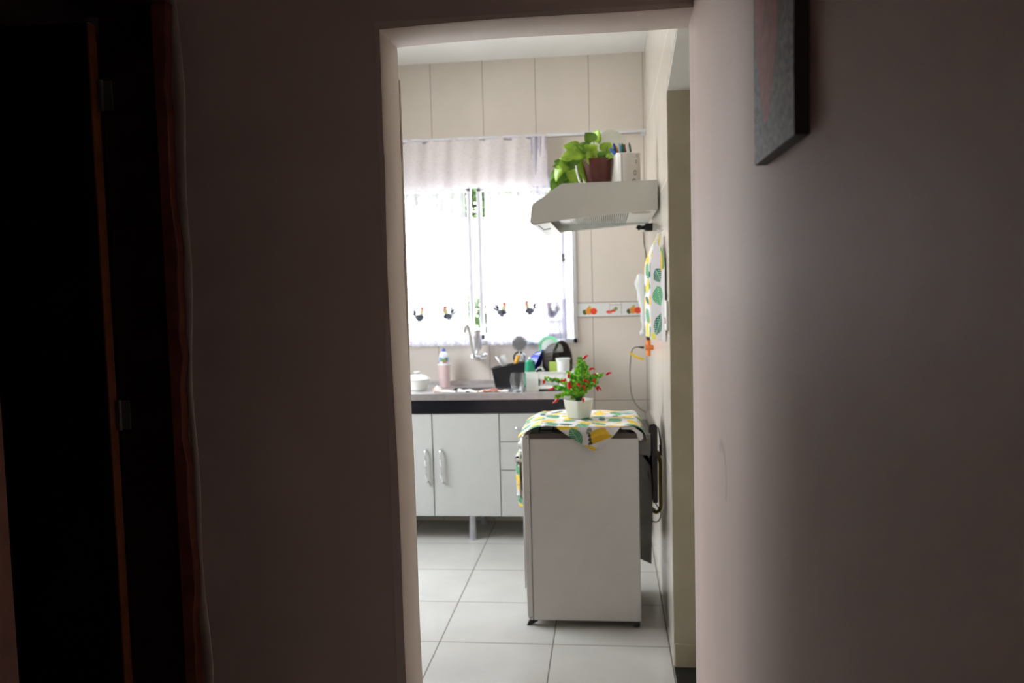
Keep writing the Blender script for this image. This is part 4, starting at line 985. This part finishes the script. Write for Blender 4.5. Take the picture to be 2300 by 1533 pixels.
for i, s_ in enumerate(stems): b.tube(curve([lp(x, y, py_-.01) for x, y in s_], 6), .0018, 7)
b.build('stems', M['stemgreen'], t, smooth=True)
LEAVES = [(1325, 308, -.5, .9, .044), (1341, 306, .15, 1, .050), (1326, 352, -.2, .6, .05), (1312, 356, -.5, .1, .05), (1283, 362, -.3, .4, .046), (1276, 384, -.4, -.6, .045), (1262, 392, -.3, -.8, .042), (1266, 418, -.4, -.6, .032), (1286, 408, .3, -.5, .03), (1258, 364, -.8, .5, .036), (1285, 330, -.9, .5, .050), (1302, 335, -.1, 1, .046), (1318, 345, .4, .7, .044), (1335, 348, 0, 1, .05), (1362, 330, .5, 1, .045), (1356, 350, .6, .5, .042), (1368, 352, .7, .2, .03),
  (1275, 350, -.9, .1, .04), (1290, 355, -.5, -.6, .045), (1312, 372, .1, -1, .060), (1302, 352, -.3, -.8, .05), (1280, 372, -.6, -.7, .042), (1264, 375, -.8, -.4, .040), (1256, 385, -.5, -.9, .038), (1248, 392, -.7, -.6, .036), (1270, 390, .2, -1, .04), (1258, 402, -.5, -.8, .038), (1246, 415, -.4, -.9, .038), (1252, 425, -.9, -.4, .034),
  (1285, 392, .3, -1, .038), (1278, 402, -.2, -.9, .032), (1292, 400, .5, -.8, .030), (1300, 398, .6, -.5, .026), (1236, 434, -.9, -.5, .016), (1230, 438, -.5, -.8, .013), (1242, 428, .3, -.9, .018), (1310, 330, -.6, .4, .045), (1296, 345, -.8, -.1, .045), (1327, 335, .3, .3, .05), (1345, 355, .2, -.6, .04), (1268, 360, -.7, .5, .036), (1322, 360, -.2, -.9, .045), (1254, 372, -.9, .2, .03), (1290, 378, -.1, -1, .045), (1300, 382, .1, -1, .036), (1263, 410, .6, -.4, .026)]
rnd = random.Random(3)
for i, (x, y, dx, dz, L) in enumerate(LEAVES):
    yy = py_-.03+rnd.uniform(-.05, .05); p = lp(x, y, yy)
    b = MB(); d = V((dx, rnd.uniform(-.35, .2), dz)).normalized(); b.leaf(p-d*L*.55, d, V((rnd.uniform(-.5, .5), -1, .35+rnd.uniform(-.2, .5))), L*1.6, L*1.45)
    b.build('leaf', M['leafgreen'] if i % 3 else M['leafgreen2'], t, smooth=True, solid=.0006)
# twisted silver ornament and white cup beside the pot
pa = [at(x, y, 1, py_-.10) for x, y in ((1294, 372), (1296, 385), (1299, 397), (1306, 413))]
pa[-1].z = PZ
t = thing('twisted_ornament', 'twisted silver wire ornament leaning left of the red-brown pot', 'ornament', pa[-1])
b = MB(); cp = curve([p-pa[-1] for p in pa], 14)
for ph_ in (0, math.pi): b.tube([p+V((.003*math.cos(i*.75+ph_), .003*math.sin(i*.75+ph_), 0)) for i, p in enumerate(cp)], .0024, 8)
b.build('wire_twist', M['chrome'], t, smooth=True)
b = MB(); b.lathe([(0, 0), (.012, 0), (.010, .004), (0, .005)], 16); b.build('base', M['chrome'], t)
c = at(1257, 411, 1, 4.30); c.z = PZ; c.x += .014
t = thing('glass_jar', 'small shiny white glass pot half hidden by the trailing leaves', 'jar', c)
b = MB(); b.lathe([(0, 0), (.018, 0), (.024, .010), (.024, .022), (.018, .032), (.019, .036), (.016, .036), (.015, .030), (.021, .020), (.021, .010), (0, .003)], 28); b.build('jar_body', M['pot_cream'], t, smooth=True)
# tin with pencils
c = at(1409, 409, 1, 4.08); c.z = PZ; TR = .062; TH = at(1409, 347, 1, 4.08).z-PZ; c.x = min(c.x, XR-TR-.014)
t = thing('pencil_tin', 'silvery decorated tin holding pens on the range hood', 'tin', c)
def tinc(u, v):
    a = u*360; base = (.62, .58, .53)
    if abs(a-228) < 8 or abs(a-246) < 3: base = (.30, .28, .25)
    if abs(a-236) < 4: base = (.75, .74, .70)
    for aa, vv, r1, r2 in ((305, .36, 9, .09), (312, .72, 6, .06), (318, .90, 6, .05), (300, .12, 9, .05)):
        q = ((a-aa)/r1)**2+((v-vv)/r2)**2
        if q < 1 and q > .25: return (.16, .14, .13)
    return base
b = MB(); b.grid(180, 60, lambda u, v: (TR*math.cos(u*6.2832), TR*math.sin(u*6.2832), TH*v), tinc)
b.lathe([(0, 0.001), (TR, 0.001)], 48); b.build('tin_body', M['tin'], t, smooth=True, angle=50)
b = MB(); b.tube([(TR*math.cos(k/40*6.2832), TR*math.sin(k/40*6.2832), TH) for k in range(41)], .002, 8, cap=False); b.build('rim', M['chrome'], t, smooth=True)
TC = c.copy()
pens = [(1370, 332, (.05, .22, .60), 'light blue marker leaning far left in the tin', .0055), (1378, 322, (.01, .03, .18), 'thick navy blue pen in the tin', .006), (1384, 328, (.80, .42, .03), 'pen with yellow orange end in the tin', .005), (1391, 322, (.10, .30, .55), 'slim mid-blue pen behind the yellow one', .004), (1397, 322, (.02, .18, .10), 'dark green pen left of the red one', .005), (1402, 324, (.50, .02, .03), 'red pen in the tin', .006), (1406, 324, (.62, .72, .72), 'pale pen just right of the red one', .004), (1413, 320, (.02, .12, .07), 'slim dark green pencil farthest right in the tin', .0035)]
for i, (x, y, col, lab, r) in enumerate(pens):
    tp = at(x, y, 1, 4.06+.010*(i % 3)); bx = V((TC.x-.035+.011*i, TC.y-.015+.012*(i % 3), PZ+.006)); d = tp-bx
    # keep the barrel inside the tin's mouth
    tt = (PZ+TH-bx.z)/d.z; mth = bx+d*tt; off = V((mth.x-TC.x, mth.y-TC.y, 0))
    if off.length > TR-.008:
        k = (TR-.008)/off.length; m2 = V((TC.x+off.x*k, TC.y+off.y*k, mth.z)); bx = tp + (m2-tp)*((tp.z-bx.z)/(tp.z-m2.z)); 
        o2 = V((bx.x-TC.x, bx.y-TC.y, 0))
        if o2.length > TR-.01: bx = V((TC.x+o2.x*(TR-.01)/o2.length, TC.y+o2.y*(TR-.01)/o2.length, bx.z))
        d = tp-bx
    b = MB(); r *= 1.35; b.tube([(0, 0, 0), d*.93, d], [r, r, r*.45], 12)
    o = b.build('pen', mat('pen_%d' % i, col, .3), smooth=True, angle=50); o.location = bx; tag(o, lab, 'pen', 'pens in the tin on the hood')
# white rounded tray leaning behind the plant
c = at(1374, 345, 1, 4.44); hh = at(1374, 289, 1, 4.44).z-PZ; 
b = MB(); W_ = .085; pts = [(-W_, 0, 0), (W_, 0, 0), (W_, 0, hh-.10)]
for k in range(1, 12): a = k/12*math.pi; pts.append((W_*math.cos(a)*(.55+.45*abs(math.cos(a))**.5), 0, hh-.10+.10*math.sin(a)**.75))
pts.append((-W_, 0, hh-.10)); b.prism(pts, (0, .008, 0)); o = b.build('cutting_board', mat('ivory_plastic', (.62, .62, .54), .45), bevel=.003); o.location = (at(1371, 345, 1, 4.44).x, 4.44, PZ); o.rotation_euler.x = -.05
tag(o, 'ivory round-topped cutting board standing behind the pothos', 'cutting board')

# ------------------------------------------------------------------ artificial chili plant on the stove
cy_ = 3.955; c = at(1300, 941, 1, cy_); PB = V((c.x, cy_, CZ+.0045))
t = thing('chili_plant', 'artificial chili plant in a cream square pot on the stove cloth', 'plant', PB)
ph = at(1300, 896, 1, cy_).z-PB.z
b = MB(); mx = Matrix.Rotation(math.radians(50), 4, 'Z'); prof_ = [(0, 0), (.0415, 0), (.044, .003), (.055, ph-.002), (.056, ph), (.053, ph), (.051, ph-.004), (.040, .006), (0, .006)]
b.lathe([(r*1.0, z) for r, z in prof_], 64, mx, sq=6); b.build('pot', M['pot_cream'], t, smooth=True, angle=50)
b = MB(); b.lathe([(0, ph-.012), (.050, ph-.012)], 32, mx, sq=6); b.build('soil', M['soil'], t)
def cp_at(px, py, dy=0): return at(px, py, 1, cy_+dy)-PB
base = cp_at(1300, 893)
rnd = random.Random(21)
tips = [(1303, 806), (1318, 826), (1296, 832), (1320, 838), (1352, 842), (1228, 852), (1248, 870), (1262, 856), (1285, 842), (1338, 862), (1340, 850), (1252, 893), (1284, 858), (1306, 850), (1322, 868), (1272, 876), (1300, 868), (1334, 846), (1278, 838), (1310, 816)]
b = MB(); paths = []
for i, (x, y) in enumerate(tips):
    e = cp_at(x, y, rnd.uniform(-.05, .05)); mid = base*.45+e*.55+V((0, 0, .018 if x in (1228, 1252, 1352) else .006)); mid = V((mid.x*.75+base.x*.25, mid.y, mid.z))
    s_ = V((base.x+rnd.uniform(-.01, .01), base.y+rnd.uniform(-.01, .01), ph-.014)); pth = curve([s_, mid, e], 8); paths.append(pth)
    b.tube(pth, [.0022-.0012*k/len(pth) for k in range(len(pth))], 6)
b.build('stems', M['stemgreen'], t, smooth=True)
ns = 0
for i, pth in enumerate(paths):
    for mt, off in (('plastic_leaf', 0), ('plastic_leaf2', 1)):
        b = MB(); n0 = len(pth)
        for k in range(4, n0):
            for q_ in range(3 if mt == 'plastic_leaf' else 2):
                f = k/n0; d = V((rnd.uniform(-1, 1), rnd.uniform(-1, .6), rnd.uniform(-.3, 1))); L = rnd.uniform(.012, .020)*(1.1 if f < .8 else .9)
                b.leaf(pth[k]+d.normalized()*.003, d, V((rnd.uniform(-.4, .4), -1, .4)), L, L*.95, False, 0)
        b.build('leaf_spray', M[mt], t)
CH = [(1310, 806, 1323, 797), (1323, 829, 1338, 829), (1310, 833, 1320, 840), (1327, 843, 1342, 841), (1361, 841, 1375, 837), (1310, 853, 1323, 861), (1331, 852, 1337, 863), (1341, 867, 1351, 878), (1338, 868, 1340, 873), (1296, 860, 1301, 870), (1309, 864, 1312, 876), (1281, 872, 1280, 856), (1272, 851, 1257, 854), (1278, 848, 1279, 841), (1246, 870, 1229, 873), (1253, 895, 1240, 905), (1223, 852, 1219, 860), (1310, 893, 1309, 896)]
for i, (x0, y0, x1, y1) in enumerate(CH):
    a_ = cp_at(x0, y0, -.055 if 1290 > x0 > 1270 or 1295 < x0 < 1335 and y0 > 850 else rnd.uniform(-.02, .02)); dd = cp_at(x1, y1, 0)-cp_at(x0, y0, 0); L = max(.026, dd.length); dd = dd.normalized()
    if i in (11,): L = .036; 
    e = a_+dd*L; side = dd.cross(V((0, 1, 0)))*.004; r = .0064 if i != 11 else .012
    b = MB(); b.tube(curve([a_, a_+dd*L*.5+side, e], 6), [r*.5, r*.95, r, r, r*.98, r*.92, r*.85, r*.76, r*.66, r*.55, r*.42, r*.28, r*.08], 12)
    b.build('chili', M['chili'], t, smooth=True)

# ------------------------------------------------------------------ painting on the right hall wall
py0, py1 = .888, 1.117; XF = HR-.016; z0 = at(1770, 303, 1, py0).z; z1 = z0+.42
t = thing('painting', 'canvas with a pink shape and swirling grey brushwork on the right wall', 'painting', (HR, (py0+py1)/2, z0))
def pl_(bm): bmesh.ops.translate(bm.b, verts=bm.b.verts, vec=-V((HR, (py0+py1)/2, z0))); return bm
b = MB(); b.box((XF+.0008, py0, z0), (HR, py1, z1)); pl_(b).build('stretcher', M['canvas_side'], t, bevel=.001)
def art(u, v):   # u: far(0) -> near(1), v: bottom -> top
    h = v*.42
    wv = .5+.5*math.sin(u*26+5*math.sin(h*44+u*7)+4*math.sin(h*93-u*11)+2*math.sin(u*41+h*160))
    grey = tuple(.12+.16*wv+k for k in (0, -.006, .028))
    # pink form, pointed at the bottom
    ctr = .36; wdt = .30*min(1, max(0, (h-.040)/.085))**.75+.02*math.sin(h*40) if h > .040 else 0
    if h > .04 and abs(u-ctr) < wdt:
        if abs(abs(u-ctr)-.06+.10*(h-.15)/.05) < .02 and .145 < h < .185: return (.32, .12, .12)
        return (.47, .145, .15)
    if h > .115 + .04*math.sin(u*9):
        if abs(u-.93+.05*math.sin(h*30)) < .035: return (.02, .10, .07)
        if abs(u-.80-.12*math.sin((h-.2)*14)) < .04 and h > .17: return (.035, .04, .03)
        if abs(u-.10-.04*math.sin(h*20)) < .03: return (.06, .08, .05)
        return (.17, .15, .135)
    return grey
b = MB(); b.grid(90, 170, lambda u, v: (XF, py1+(py0-py1)*u, z0+(z1-z0)*v), art); pl_(b).build('canvas_face', M['canvas'], t)
